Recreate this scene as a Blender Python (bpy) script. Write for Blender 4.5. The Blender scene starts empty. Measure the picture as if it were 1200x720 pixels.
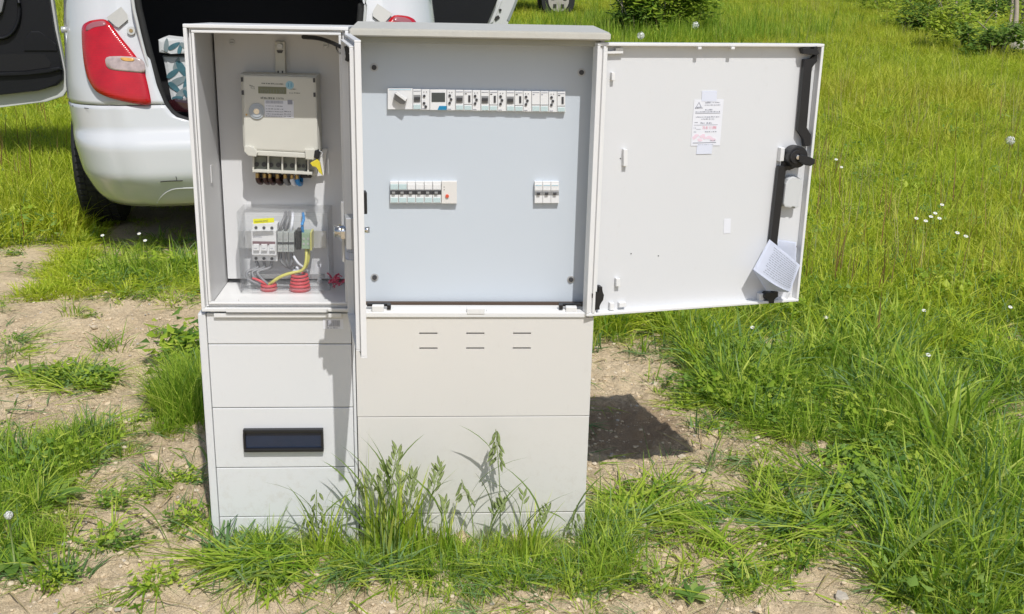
import bpy, bmesh, math, random
import numpy as np
from mathutils import Vector, Matrix, noise
from math import sin, cos, pi, radians, sqrt, atan2
random.seed(7); rng = np.random.default_rng(7)
sc = bpy.context.scene; C = sc.collection

# ------------------------------------------------------------------ camera
FPX, PITCH, ROLL, H = 1250.0, radians(16.74), radians(1.2), 1.20
_fw = Vector((0, cos(PITCH), -sin(PITCH))); _rt0 = Vector((1, 0, 0)); _up0 = _rt0.cross(_fw)
_rt = cos(ROLL)*_rt0 + sin(ROLL)*_up0; _up = _rt.cross(_fw)
CAM = Vector((0, 0, H))
cd = bpy.data.cameras.new('camera'); cam = bpy.data.objects.new('camera', cd); C.objects.link(cam)
cd.sensor_width = 36; cd.lens = 36*FPX/1200; cd.clip_start = 0.05; cd.clip_end = 600
mw = Matrix.Identity(4)
for i in range(3):
    mw[i][0] = _rt[i]; mw[i][1] = _up[i]; mw[i][2] = -_fw[i]; mw[i][3] = CAM[i]
cam.matrix_world = mw; sc.camera = cam

# ------------------------------------------------------------------ light
YAW = radians(3.9)                                   # the cabinets' own turn
_s = Vector((0.29, -1.0, 1.45)).normalized()
SUN = Matrix.Rotation(YAW, 3, 'Z') @ _s              # towards the sun
sl = bpy.data.lights.new('sun', 'SUN'); sl.energy = 3.55; sl.angle = radians(0.5); sl.color = (1, .982, .95)
so = bpy.data.objects.new('sun', sl); C.objects.link(so)
so.rotation_euler = SUN.to_track_quat('Z', 'Y').to_euler(); so.location = (1, -3, 6)
w = bpy.data.worlds.new('World'); sc.world = w; w.use_nodes = True
nt = w.node_tree; bg = nt.nodes['Background']; sky = nt.nodes.new('ShaderNodeTexSky')
sky.sky_type = 'NISHITA'; sky.sun_disc = False
sky.sun_elevation = math.asin(SUN.z); sky.sun_rotation = atan2(SUN.x, SUN.y)
sky.dust_density = 1.5; sky.air_density = 1.0
nt.links.new(sky.outputs[0], bg.inputs[0]); bg.inputs[1].default_value = 0.105
sc.view_settings.view_transform = 'Standard'; sc.view_settings.look = 'None'
sc.view_settings.gamma = 1; sc.view_settings.use_curve_mapping = False; sc.view_settings.exposure = 0.0
sc.cycles.transparent_max_bounces = 32

# ------------------------------------------------------------------ projection helpers
def ray(px, py):
    return (_fw*FPX + _rt*(px-600) + _up*(360-py)).normalized()
def proj(p):
    d = Vector(p)-CAM; z = d.dot(_fw)
    return 600+FPX*d.dot(_rt)/z, 360-FPX*d.dot(_up)/z
class Frame:
    def __init__(s, origin, rot):
        s.M = Matrix.Translation(origin) @ rot.to_4x4(); s.I = s.M.inverted()
    def at(s, px, py, v=0.0):                         # pixel -> frame coords on plane y=v
        o = s.I @ CAM; d = s.I.to_3x3() @ ray(px, py)
        t = (v-o.y)/d.y; p = o+d*t
        return Vector((p.x, v, p.z))
F = Frame(Vector((0, 2.175, 0)), Matrix.Rotation(YAW, 3, 'Z'))
def U(px, py, v=0.0): return F.at(px, py, v).x
def W(px, py, v=0.0): return F.at(px, py, v).z

def gz(x, y):
    r = max(0.0, y-4.6); z = 0.052*r*r/(r+1.2)
    if x > 1.5: z += 0.012*(x-1.5)*min(1, max(0, (y-3)/4))
    z += 0.014*noise.noise(Vector((x*1.3, y*1.3, 3.1)))+0.010*noise.noise(Vector((x*4, y*4, 1.7)))
    return z-0.002
def ground_at(px, py):
    d = ray(px, py); lo, hi = 0.5, 60.0; t = 0.5
    while t < 60:
        p = CAM+d*t
        if p.z <= gz(p.x, p.y): break
        t += 0.02 if t < 8 else 0.1
    return CAM+d*t

# ------------------------------------------------------------------ materials
def _set(b, k, v):
    if k in b.inputs: b.inputs[k].default_value = v
def mat(name, col, rough=.5, metal=0.0, var=0.0, vscale=12, bump=0.0, bscale=200, spec=.5, trans=0.0, coat=0.0, grime=0.0, emis=None):
    m = bpy.data.materials.new(name); m.use_nodes = True; n = m.node_tree; b = n.nodes['Principled BSDF']
    _set(b, 'Base Color', (*col, 1)); _set(b, 'Roughness', rough); _set(b, 'Metallic', metal); _set(b, 'Specular IOR Level', spec)
    if coat: _set(b, 'Coat Weight', coat); _set(b, 'Coat Roughness', .03)
    tc = n.nodes.new('ShaderNodeTexCoord')
    if var or grime:
        t = n.nodes.new('ShaderNodeTexNoise'); t.inputs['Scale'].default_value = vscale; t.inputs['Detail'].default_value = 6
        n.links.new(tc.outputs['Object'], t.inputs['Vector'])
        mx = n.nodes.new('ShaderNodeMix'); mx.data_type = 'RGBA'
        mx.inputs['A'].default_value = (*[c*(1-var) for c in col], 1); mx.inputs['B'].default_value = (*[min(1, c*(1+var)) for c in col], 1)
        n.links.new(t.outputs['Fac'], mx.inputs['Factor']); out = mx.outputs['Result']
        if grime:
            t2 = n.nodes.new('ShaderNodeTexNoise'); t2.inputs['Scale'].default_value = 55; t2.inputs['Detail'].default_value = 8; t2.inputs['Roughness'].default_value = .75
            mp = n.nodes.new('ShaderNodeMapping'); mp.inputs['Scale'].default_value = (1, 1, .35)
            n.links.new(tc.outputs['Object'], mp.inputs['Vector']); n.links.new(mp.outputs[0], t2.inputs['Vector'])
            cr = n.nodes.new('ShaderNodeMapRange'); cr.inputs['From Min'].default_value = .60; cr.inputs['From Max'].default_value = .78; cr.inputs['To Max'].default_value = grime
            n.links.new(t2.outputs['Fac'], cr.inputs['Value'])
            m2 = n.nodes.new('ShaderNodeMix'); m2.data_type = 'RGBA'; m2.inputs['B'].default_value = (.40, .33, .24, 1)
            if name.startswith('cabinet_w'):
                sp = n.nodes.new('ShaderNodeSeparateXYZ'); n.links.new(tc.outputs['Object'], sp.inputs[0])
                hz = n.nodes.new('ShaderNodeMapRange'); hz.inputs['From Min'].default_value = .30; hz.inputs['From Max'].default_value = .0; hz.inputs['To Min'].default_value = 0; hz.inputs['To Max'].default_value = .35; n.links.new(sp.outputs['Z'], hz.inputs['Value'])
                t4 = n.nodes.new('ShaderNodeTexNoise'); t4.inputs['Scale'].default_value = 34; t4.inputs['Detail'].default_value = 9; t4.inputs['Roughness'].default_value = .8; n.links.new(tc.outputs['Object'], t4.inputs['Vector'])
                r4 = n.nodes.new('ShaderNodeMapRange'); r4.inputs['From Min'].default_value = .50; r4.inputs['From Max'].default_value = .66; n.links.new(t4.outputs['Fac'], r4.inputs['Value'])
                mu = n.nodes.new('ShaderNodeMath'); mu.operation = 'MULTIPLY'; n.links.new(hz.outputs[0], mu.inputs[0]); n.links.new(r4.outputs[0], mu.inputs[1])
                aa = n.nodes.new('ShaderNodeMath'); aa.operation = 'MAXIMUM'; n.links.new(mu.outputs[0], aa.inputs[0]); n.links.new(cr.outputs[0], aa.inputs[1]); cr = aa
            n.links.new(cr.outputs[0], m2.inputs['Factor']); n.links.new(out, m2.inputs['A']); out = m2.outputs['Result']
        n.links.new(out, b.inputs['Base Color'])
    if bump:
        t = n.nodes.new('ShaderNodeTexNoise'); t.inputs['Scale'].default_value = bscale; t.inputs['Detail'].default_value = 3
        n.links.new(tc.outputs['Object'], t.inputs['Vector'])
        bp = n.nodes.new('ShaderNodeBump'); bp.inputs['Strength'].default_value = bump; bp.inputs['Distance'].default_value = .002
        n.links.new(t.outputs['Fac'], bp.inputs['Height']); n.links.new(bp.outputs[0], b.inputs['Normal'])
    if trans:
        _set(b, 'Transmission Weight', trans)
    return m
M = {}
M['cab_white'] = mat('cabinet_white_polyester', (.69, .695, .70), .38, var=.03, vscale=5, bump=.05, bscale=350, grime=.14)
M['cab_warm'] = mat('cabinet_warm_grey_polyester', (.67, .65, .615), .40, var=.035, vscale=4, bump=.05, bscale=350, grime=.15)
M['cab_in'] = mat('cabinet_inside', (.60, .60, .60), .45, var=.03, vscale=6, bump=.05, bscale=300)
M['cab_trim'] = mat('cabinet_white_trim', (.74, .74, .735), .35, var=.03, vscale=20)
M['backplate'] = mat('back_plate', (.66, .66, .665), .45, var=.02, vscale=5)
M['plate'] = mat('mounting_plate_bluish', (.535, .585, .64), .33, var=.03, vscale=3, bump=.03, bscale=200)
M['doorin'] = mat('door_inside', (.66, .668, .68), .42, var=.025, vscale=4, bump=.05, bscale=300, grime=.14)
M['black'] = mat('black_plastic', (.014, .014, .016), .42, var=.2, vscale=40, bump=.1, bscale=300)
M['gap'] = mat('dark_gap', (.03, .028, .026), .8)
M['steel'] = mat('zinc_steel', (.50, .51, .52), .38, metal=.45, var=.08, vscale=60)
M['chrome'] = mat('chrome', (.75, .75, .75), .12, metal=1)
M['mod'] = mat('module_white', (.74, .74, .74), .40, var=.02, vscale=80)
M['modgrey'] = mat('module_grey', (.26, .26, .26), .45)
M['moddark'] = mat('module_dark', (.05, .05, .055), .45)
M['modteal'] = mat('module_pale_label_holder', (.50, .62, .63), .3)
M['blue'] = mat('module_blue', (.01, .22, .42), .4)
M['redbtn'] = mat('orange_red_button', (.65, .10, .05), .4)
M['meter'] = mat('meter_cream_plastic', (.60, .59, .53), .40, var=.03, vscale=30)
M['meterdark'] = mat('meter_grey_green', (.20, .21, .18), .5, var=.1, vscale=80)
M['lcd'] = mat('meter_lcd', (.17, .18, .11), .3)
M['screen'] = mat('small_dark_screen', (.06, .07, .07), .2)
M['paper'] = mat('paper', (.74, .75, .80), .7, var=.015, vscale=40)
M['paper2'] = mat('paper_bluish', (.76, .79, .88), .7, var=.03, vscale=40)
M['ink'] = mat('ink_grey', (.30, .31, .36), .7)
M['inkdark'] = mat('ink_dark', (.07, .07, .08), .6)
M['inkpink'] = mat('ink_pink', (.80, .50, .57), .7)
M['inkred'] = mat('ink_red', (.75, .30, .38), .7)
M['tape'] = mat('translucent_tape', (.67, .70, .80), .3)
M['yellow'] = mat('yellow_label', (.80, .78, .02), .5)
M['lblue'] = mat('pale_blue_sticker', (.30, .52, .62), .5)
M['brass'] = mat('brass', (.55, .38, .15), .35, metal=.7)
M['wgrey'] = mat('wire_grey', (.22, .22, .23), .45)
M['wblack'] = mat('wire_black', (.02, .02, .022), .4)
M['wbrown'] = mat('wire_brown', (.06, .025, .02), .4)
M['wblue'] = mat('wire_blue', (.03, .25, .60), .4)
M['wyellow'] = mat('wire_yellow_green', (.62, .58, .14), .4)
M['wgreen'] = mat('terminal_green', (.30, .42, .28), .4)
M['wred'] = mat('red_grommet', (.62, .07, .08), .45)
M['sealred'] = mat('red_seals', (.45, .05, .10), .4)
M['sealyel'] = mat('yellow_seal', (.70, .58, .04), .4)
M['window'] = mat('dark_blue_pane', (.018, .03, .06), .15, spec=.6, var=.25, vscale=25)
M['carpaint'] = mat('white_car_paint', (.60, .61, .62), .22, coat=.7, var=.015, vscale=5, grime=.05)
M['carpaint2'] = mat('white_car_paint_inner', (.58, .585, .58), .35, var=.03, vscale=8)
M['carblack'] = mat('car_black_trim', (.007, .0075, .010), .5, var=.2, vscale=10, bump=.2, bscale=300, spec=.3)
M['rubber'] = mat('rubber', (.018, .018, .018), .75, var=.2, vscale=60, bump=.4, bscale=120)
M['lining'] = mat('boot_lining', (.008, .008, .009), .9)
M['redlens'] = mat('red_lens', (.46, .003, .010), .15, spec=.6, coat=.5, var=.3, vscale=18)
def ribs(m, sc_, st):
    n = m.node_tree; tc = n.nodes.new('ShaderNodeTexCoord'); wv = n.nodes.new('ShaderNodeTexWave'); wv.bands_direction = 'Z'; wv.inputs['Scale'].default_value = sc_; wv.inputs['Distortion'].default_value = .6
    bp = n.nodes.new('ShaderNodeBump'); bp.inputs['Strength'].default_value = st; bp.inputs['Distance'].default_value = .004
    n.links.new(tc.outputs['Object'], wv.inputs['Vector']); n.links.new(wv.outputs['Fac'], bp.inputs['Height']); n.links.new(bp.outputs[0], n.nodes['Principled BSDF'].inputs['Normal'])
ribs(M['redlens'], 45, .12)
M['clearlens'] = mat('clear_lens', (.44, .35, .33), .12, spec=.7, coat=.6, var=.55, vscale=45)
M['amber'] = mat('amber_lens', (.65, .36, .10), .2, var=.3, vscale=60)
M['alloy'] = mat('alloy', (.5, .48, .45), .35, metal=.6, var=.2, vscale=30)
M['farpaint'] = mat('far_dark_paint', (.02, .022, .025), .25, coat=.5)
M['stem'] = mat('stalk_green', (.26, .33, .11), .6, var=.2, vscale=30)
M['spike'] = mat('spikelet', (.24, .30, .11), .6, var=.3, vscale=200)
M['petal'] = mat('white_petal', (.75, .75, .72), .6)
M['bark'] = mat('pale_bark', (.36, .30, .23), .8, var=.3, vscale=25, bump=.6, bscale=60)
M['stone'] = mat('pale_stone', (.52, .46, .38), .85, var=.25, vscale=14, bump=.6, bscale=60)

# clear cover
m = bpy.data.materials.new('clear_cover'); m.use_nodes = True; n = m.node_tree; n.nodes.clear()
o = n.nodes.new('ShaderNodeOutputMaterial'); a = n.nodes.new('ShaderNodeBsdfTransparent'); a.inputs[0].default_value = (.985, .988, .99, 1)
g = n.nodes.new('ShaderNodeBsdfGlossy'); g.inputs['Roughness'].default_value = .12; df = n.nodes.new('ShaderNodeBsdfDiffuse'); df.inputs[0].default_value = (.75, .76, .78, 1)
lw = n.nodes.new('ShaderNodeLayerWeight'); fr = n.nodes.new('ShaderNodeMath'); fr.operation = 'POWER'; fr.inputs[1].default_value = 4.0; n.links.new(lw.outputs['Facing'], fr.inputs[0]); x1 = n.nodes.new('ShaderNodeMixShader'); x2 = n.nodes.new('ShaderNodeMixShader')
x1.inputs[0].default_value = .03; n.links.new(a.outputs[0], x1.inputs[1]); n.links.new(df.outputs[0], x1.inputs[2])
n.links.new(fr.outputs[0], x2.inputs[0]); n.links.new(x1.outputs[0], x2.inputs[1]); n.links.new(g.outputs[0], x2.inputs[2]); n.links.new(x2.outputs[0], o.inputs[0])
M['clear'] = m

M['cloth'] = mat('white_cloth', (.60, .61, .61), .75, var=.06, vscale=20, bump=.4, bscale=60)
M['leafprint'] = mat('teal_leaf_print', (.05, .14, .17), .7, var=.5, vscale=30)
M['leafprint2'] = mat('grey_leaf_print', (.20, .25, .26), .7, var=.4, vscale=30)

def foliage(name, c0, c1, c2, transl=.35, rough=.5):
    m = bpy.data.materials.new(name); m.use_nodes = True; n = m.node_tree; n.nodes.clear()
    o = n.nodes.new('ShaderNodeOutputMaterial'); b = n.nodes.new('ShaderNodeBsdfPrincipled'); _set(b, 'Roughness', rough); _set(b, 'Specular IOR Level', .25)
    tr = n.nodes.new('ShaderNodeBsdfTranslucent'); mx = n.nodes.new('ShaderNodeMixShader'); mx.inputs[0].default_value = transl
    oi = n.nodes.new('ShaderNodeObjectInfo'); at = n.nodes.new('ShaderNodeAttribute'); at.attribute_name = 'tint'
    mm = n.nodes.new('ShaderNodeMath'); mm.operation = 'MULTIPLY_ADD'; mm.inputs[1].default_value = .62; 
    m3 = n.nodes.new('ShaderNodeMath'); m3.operation = 'MULTIPLY'; m3.inputs[1].default_value = .38
    n.links.new(oi.outputs['Random'], m3.inputs[0]); n.links.new(at.outputs['Fac'], mm.inputs[0]); n.links.new(m3.outputs[0], mm.inputs[2])
    cr = n.nodes.new('ShaderNodeValToRGB'); e = cr.color_ramp.elements; e[0].color = (*c0, 1); e[1].color = (*c2, 1); e[1].position = .95
    k = e.new(.5); k.color = (*c1, 1)
    n.links.new(mm.outputs[0], cr.inputs[0]); n.links.new(cr.outputs[0], b.inputs['Base Color']); n.links.new(cr.outputs[0], tr.inputs[0])
    n.links.new(b.outputs[0], mx.inputs[1]); n.links.new(tr.outputs[0], mx.inputs[2]); n.links.new(mx.outputs[0], o.inputs[0])
    return m
M['grass_far'] = foliage('meadow_grass_blades', (.20, .32, .015), (.50, .60, .035), (.78, .80, .14), .48)
M['grass_yel'] = foliage('yellowing_meadow_blades', (.34, .38, .025), (.56, .58, .05), (.74, .70, .16), .45)
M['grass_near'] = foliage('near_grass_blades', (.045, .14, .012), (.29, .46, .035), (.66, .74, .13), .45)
M['grass_bright'] = foliage('bright_near_blades', (.20, .34, .03), (.44, .56, .06), (.72, .74, .20), .45)  # brighter yellow-green blades, mixed among the darker ones
M['grass_blue'] = foliage('grey_green_blades', (.08, .17, .05), (.17, .29, .10), (.30, .42, .17), .35)
M['grass_dry'] = foliage('dry_grass', (.30, .22, .10), (.42, .34, .17), (.50, .44, .24), .2)
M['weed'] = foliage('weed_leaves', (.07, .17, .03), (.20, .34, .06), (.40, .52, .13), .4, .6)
M['weed_bright'] = foliage('bright_weed_leaves', (.16, .30, .025), (.38, .52, .05), (.64, .70, .12), .42, .6)  # yellower green leaves, used for every other weed clump
M['shrub'] = foliage('shrub_leaves', (.14, .26, .025), (.36, .48, .05), (.58, .64, .10), .45)
M['shrubdark'] = foliage('dark_shrub_leaves', (.06, .14, .02), (.15, .26, .04), (.30, .40, .08), .4)

# soil, with damp dug earth and the door's shadow tone painted in one patch
DAMP_SHADE = tuple(ground_at(728, 505))
m = bpy.data.materials.new('sandy_soil'); m.use_nodes = True; n = m.node_tree; b = n.nodes['Principled BSDF']; _set(b, 'Roughness', .95); _set(b, 'Specular IOR Level', .1)
tc = n.nodes.new('ShaderNodeTexCoord')
def nz(scale, detail=8, rough=.6):
    t = n.nodes.new('ShaderNodeTexNoise'); t.inputs['Scale'].default_value = scale; t.inputs['Detail'].default_value = detail; t.inputs['Roughness'].default_value = rough
    n.links.new(tc.outputs['Object'], t.inputs['Vector']); return t
t1 = nz(3.5); t2 = nz(60, 6, .7); t3 = nz(260, 3, .6)
cr = n.nodes.new('ShaderNodeValToRGB'); e = cr.color_ramp.elements
e[0].position = .30; e[0].color = (.44, .33, .19, 1); e[1].position = .66; e[1].color = (.90, .73, .48, 1)
k = e.new(.5); k.color = (.79, .62, .40, 1)
ad = n.nodes.new('ShaderNodeMath'); ad.operation = 'MULTIPLY_ADD'; ad.inputs[1].default_value = .5
hf = n.nodes.new('ShaderNodeMath'); hf.operation = 'MULTIPLY'; hf.inputs[1].default_value = .5
n.links.new(t1.outputs['Fac'], ad.inputs[0]); n.links.new(t2.outputs['Fac'], hf.inputs[0]); n.links.new(hf.outputs[0], ad.inputs[2]); n.links.new(ad.outputs[0], cr.inputs[0])
sx = n.nodes.new('ShaderNodeSeparateXYZ'); n.links.new(tc.outputs['Object'], sx.inputs[0])
mr = n.nodes.new('ShaderNodeMapRange'); mr.inputs['From Min'].default_value = 5.0; mr.inputs['From Max'].default_value = 6.6; n.links.new(sx.outputs['Y'], mr.inputs['Value'])
mg = n.nodes.new('ShaderNodeMix'); mg.data_type = 'RGBA'; mg.inputs['B'].default_value = (.10, .12, .035, 1)
n.links.new(mr.outputs[0], mg.inputs['Factor']); dv = n.nodes.new('ShaderNodeVectorMath'); dv.operation = 'DISTANCE'; dv.inputs[1].default_value = DAMP_SHADE; n.links.new(tc.outputs['Object'], dv.inputs[0])
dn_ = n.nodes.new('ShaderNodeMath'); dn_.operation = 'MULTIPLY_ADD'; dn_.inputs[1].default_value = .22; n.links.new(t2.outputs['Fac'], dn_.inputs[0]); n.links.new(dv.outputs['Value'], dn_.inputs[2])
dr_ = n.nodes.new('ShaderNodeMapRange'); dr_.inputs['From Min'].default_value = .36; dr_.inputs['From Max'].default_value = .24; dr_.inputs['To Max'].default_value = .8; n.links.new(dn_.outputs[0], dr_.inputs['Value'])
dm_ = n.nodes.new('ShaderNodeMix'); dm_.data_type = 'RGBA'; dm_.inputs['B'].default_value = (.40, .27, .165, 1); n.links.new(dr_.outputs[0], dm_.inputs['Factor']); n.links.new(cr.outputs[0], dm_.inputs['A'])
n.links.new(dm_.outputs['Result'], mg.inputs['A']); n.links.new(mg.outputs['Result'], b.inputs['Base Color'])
b1 = n.nodes.new('ShaderNodeBump'); b1.inputs['Strength'].default_value = .9; b1.inputs['Distance'].default_value = .022
b2 = n.nodes.new('ShaderNodeBump'); b2.inputs['Strength'].default_value = .7; b2.inputs['Distance'].default_value = .007
n.links.new(t2.outputs['Fac'], b1.inputs['Height']); n.links.new(t3.outputs['Fac'], b2.inputs['Height']); n.links.new(b1.outputs[0], b2.inputs['Normal']); n.links.new(b2.outputs[0], b.inputs['Normal'])
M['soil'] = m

# ------------------------------------------------------------------ mesh helpers
def tag(o, label=None, cat=None, group=None, kind=None):
    if label: o['label'] = label
    if cat: o['category'] = cat
    if group: o['group'] = group
    if kind: o['kind'] = kind
    return o
BASE = {}
def thing(name, label, cat, frame, base=(0, 0, 0), group=None):
    o = bpy.data.objects.new(name, None); C.objects.link(o); o.empty_display_size = .05
    o.matrix_world = frame @ Matrix.Translation(base); BASE[o.name] = Vector(base)
    return tag(o, label, cat, group)
def obj(name, bm, mt, parent=None, smooth=False, label=None, frame=None):
    me = bpy.data.meshes.new(name)
    if parent is not None: bmesh.ops.translate(bm, verts=bm.verts, vec=-BASE[parent.name])
    bm.to_mesh(me); bm.free()
    if not isinstance(mt, (list, tuple)): mt = [mt]
    for q in mt: me.materials.append(q)
    if smooth:
        me.polygons.foreach_set('use_smooth', [True]*len(me.polygons))
    o = bpy.data.objects.new(name, me); C.objects.link(o)
    if parent is not None: o.parent = parent; BASE[o.name] = BASE[parent.name].copy()
    elif frame is not None: o.matrix_world = frame
    if label: o['label'] = label
    return o
def single(name, bm, mt, label, cat, frame, base, group=None, smooth=False, kind=None):
    bmesh.ops.translate(bm, verts=bm.verts, vec=-Vector(base))
    o = obj(name, bm, mt, smooth=smooth, frame=frame @ Matrix.Translation(base)); BASE[o.name] = Vector(base)
    return tag(o, label, cat, group, kind)
def NB(): return bmesh.new()
def box(bm, x0, x1, y0, y1, z0, z1, bev=0.0, mi=0, seg=2):
    x0, x1 = min(x0, x1), max(x0, x1); y0, y1 = min(y0, y1), max(y0, y1); z0, z1 = min(z0, z1), max(z0, z1)
    g = bmesh.ops.create_cube(bm, size=1)['verts']
    for v in g: v.co = Vector(((x0+x1)/2+v.co.x*(x1-x0), (y0+y1)/2+v.co.y*(y1-y0), (z0+z1)/2+v.co.z*(z1-z0)))
    if mi:
        for f in {f for v in g for f in v.link_faces}: f.material_index = mi
    if bev:
        bmesh.ops.bevel(bm, geom=list({e for v in g for e in v.link_edges}), offset=min(bev, .45*min(x1-x0, y1-y0, z1-z0)), segments=seg, affect='EDGES', profile=.6)
    return bm
def prism(bm, pts, front, back, bev=0.0, mi=0):
    """pts: list of (u,w) at plane y=front, extruded to y=back"""
    A = [bm.verts.new((p[0], front, p[1])) for p in pts]; B = [bm.verts.new((p[0], back, p[1])) for p in pts]
    fs = [bm.faces.new(A), bm.faces.new(B[::-1])]
    k = len(pts)
    for i in range(k): fs.append(bm.faces.new((A[i], B[i], B[(i+1) % k], A[(i+1) % k])))
    for f in fs: f.material_index = mi
    if bev:
        bmesh.ops.bevel(bm, geom=[e for e in fs[0].edges], offset=bev, segments=2, affect='EDGES', profile=.6)
    bmesh.ops.recalc_face_normals(bm, faces=bm.faces)
    return bm
def pprism(bm, pxs, front, back, bev=0.0, mi=0, fr=None):
    fr = fr or F
    return prism(bm, [(fr.at(x, y, front).x, fr.at(x, y, front).z) for x, y in pxs], front, back, bev, mi)
def prect(x0, y0, x1, y1): return [(x0, y0), (x1, y0), (x1, y1), (x0, y1)]
def tube(bm, pts, r, n=8, taper=None, mi=0):
    pts = [Vector(p) for p in pts]; rings = []
    for i, p in enumerate(pts):
        a = pts[max(0, i-1)]; b = pts[min(len(pts)-1, i+1)]; d = (b-a).normalized()
        s = d.cross(Vector((0, 0, 1)))
        if s.length < .05: s = d.cross(Vector((1, 0, 0)))
        s.normalize(); t = s.cross(d); rr = r if taper is None else r*taper(i/(len(pts)-1))
        rings.append([bm.verts.new(p+(s*cos(2*pi*k/n)+t*sin(2*pi*k/n))*rr) for k in range(n)])
    for i in range(len(rings)-1):
        for k in range(n):
            f = bm.faces.new((rings[i][k], rings[i][(k+1) % n], rings[i+1][(k+1) % n], rings[i+1][k])); f.material_index = mi; f.smooth = True
    bm.faces.new(rings[0]); bm.faces.new(rings[-1][::-1]); return bm
def smoothpath(pts, k=5):
    pts = [Vector(p) for p in pts]; out = []
    for i in range(len(pts)-1):
        p0 = pts[max(0, i-1)]; p1 = pts[i]; p2 = pts[i+1]; p3 = pts[min(len(pts)-1, i+2)]
        for j in range(k):
            t = j/k; out.append(.5*((2*p1)+(-p0+p2)*t+(2*p0-5*p1+4*p2-p3)*t*t+(-p0+3*p1-3*p2+p3)*t*t*t))
    return out+[pts[-1]]
def disc(bm, c, r, y0, y1, n=20, mi=0, bev=0.0, squash=1.0):
    return prism(bm, [(c[0]+r*cos(2*pi*i/n), c[1]+r*squash*sin(2*pi*i/n)) for i in range(n)], y0, y1, bev, mi)
def ring(bm, u0, u1, w0, w1, t, y0, y1, bev=.0015, mi=0):
    box(bm, u0, u1, y0, y1, w1-t, w1, bev, mi); box(bm, u0, u1, y0, y1, w0, w0+t, bev, mi)
    box(bm, u0, u0+t, y0+.0004, y1-.0004, w0+t, w1-t, bev, mi); box(bm, u1-t, u1, y0+.0004, y1-.0004, w0+t, w1-t, bev, mi)
def text(bm, s, x, y, z, size, align='LEFT', xscale=1.0, tilt=0.0):
    cu = bpy.data.curves.new('txt', 'FONT'); cu.body = s; cu.size = size; cu.align_x = align; cu.resolution_u = 3
    to = bpy.data.objects.new('txt', cu); C.objects.link(to); bpy.context.view_layer.update()
    me = to.to_mesh(); R = Matrix.Translation((x, y, z)) @ Matrix.Rotation(pi/2, 4, 'X') @ Matrix.Rotation(tilt, 4, 'Z') @ Matrix.Diagonal((xscale, 1, 1, 1))
    t = bmesh.new(); t.from_mesh(me); bmesh.ops.transform(t, matrix=R, verts=t.verts)
    tm = bpy.data.meshes.new('t'); t.to_mesh(tm); t.free(); bm.from_mesh(tm); bpy.data.meshes.remove(tm)
    to.to_mesh_clear(); bpy.data.objects.remove(to); bpy.data.curves.remove(cu); return bm
def scribble(bm, x0, x1, y, z, h, slope=0.0, seed=0, fill=.75, lmin=.0015, lmax=.006):
    """an illegible printed line: short dashes"""
    r = random.Random(seed); x = x0
    while x < x1:
        l = min(r.uniform(lmin, lmax), x1-x)
        if r.random() < fill+.2:
            hh = h*r.uniform(.55, 1); zz = z+slope*(x-x0)
            vs = [bm.verts.new(q) for q in ((x, y, zz), (x+l, y, zz+slope*l), (x+l, y, zz+hh+slope*l), (x, y, zz+hh))]; bm.faces.new(vs)
        x += l+r.uniform(.0006, .002)
    return bm
def copy_tree(o, parent=None):
    c = o.copy(); C.objects.link(c); c.parent = parent; BASE[c.name] = BASE.get(o.name, Vector())
    for ch in list(o.children): copy_tree(ch, c)
    return c

exec_order = []

# ================================================================== ground
def axis(lo, hi, a, b, fine, coarse):
    v = [a]; 
    while v[-1] < b: v.append(v[-1]+fine)
    s = fine; x = v[-1]
    while x < hi: s = min(coarse, s*1.12); x += s; v.append(x)
    s = fine; x = v[0]; l = []
    while x > lo: s = min(coarse, s*1.12); x -= s; l.append(x)
    return l[::-1]+v
xs = axis(-90, 120, -1.6, 2.2, .011, 4); ys = axis(-30, 160, 1.75, 3.7, .011, 4)
def soilz(x, y):
    z = gz(x, y)
    if 1.2 < y < 5.5 and -3 < x < 3.5:
        z += .014*noise.fractal(Vector((x*11, y*11, 0)), .8, 2.1, 5)
        c = noise.noise(Vector((x*34, y*34, 5)))
        z += .012*max(0, c-.08)*2+.005*noise.noise(Vector((x*70, y*70, 9)))
    return z
V = [(x, y, soilz(x, y)) for y in ys for x in xs]; nx = len(xs)
me = bpy.data.meshes.new('ground'); me.from_pydata(V, [], [(j*nx+i, j*nx+i+1, (j+1)*nx+i+1, (j+1)*nx+i) for j in range(len(ys)-1) for i in range(nx-1)])
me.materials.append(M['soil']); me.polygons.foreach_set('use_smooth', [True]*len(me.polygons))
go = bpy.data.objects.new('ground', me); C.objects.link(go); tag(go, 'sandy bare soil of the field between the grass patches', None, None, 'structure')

# ================================================================== left (meter) cabinet
uL, uR = U(226.5, 200), U(412.5, 200)
wT, wM = W(310, 29.6), W(322, 364)
D = .235
print('LEFT', uL, uR, 'width', uR-uL, 'top', wT, 'mid', wM)
mc = thing('meter_cabinet', 'white meter cabinet with open narrow compartment holding an electricity meter, left of the wider one', 'electric cabinet', F.M, ((uL+uR)/2, D/2, 0), 'roadside electrical cabinets')
bm = NB()
T = .010
box(bm, uL+.004, uL+.004+T, .004, D, wM, wT-.010, .001); box(bm, uR-.004-T, uR-.004, .004, D, wM, wT-.010, .001)
box(bm, uL+.0045+T, uR-.0045-T, .004, D, wT-.010-T*.6, wT-.0105, .001)
box(bm, uL+.0045+T, uR-.0045-T, D-T, D-.0005, wM, wT-.0115-T*.6, .001)
obj('upper_shell', bm, M['cab_in'], mc)
bm = NB()
ring(bm, uL, uR, wM, wT, .0072, -.010, .0035, .0015)
ring(bm, uL+.0095, uR-.0095, wM+.0095, wT-.0078, .003, -.003, .0035, .001)
ring(bm, uL+.0145, uR-.0145, wM+.0145, wT-.0112, .0052, -.007, .0035, .0015)
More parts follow.
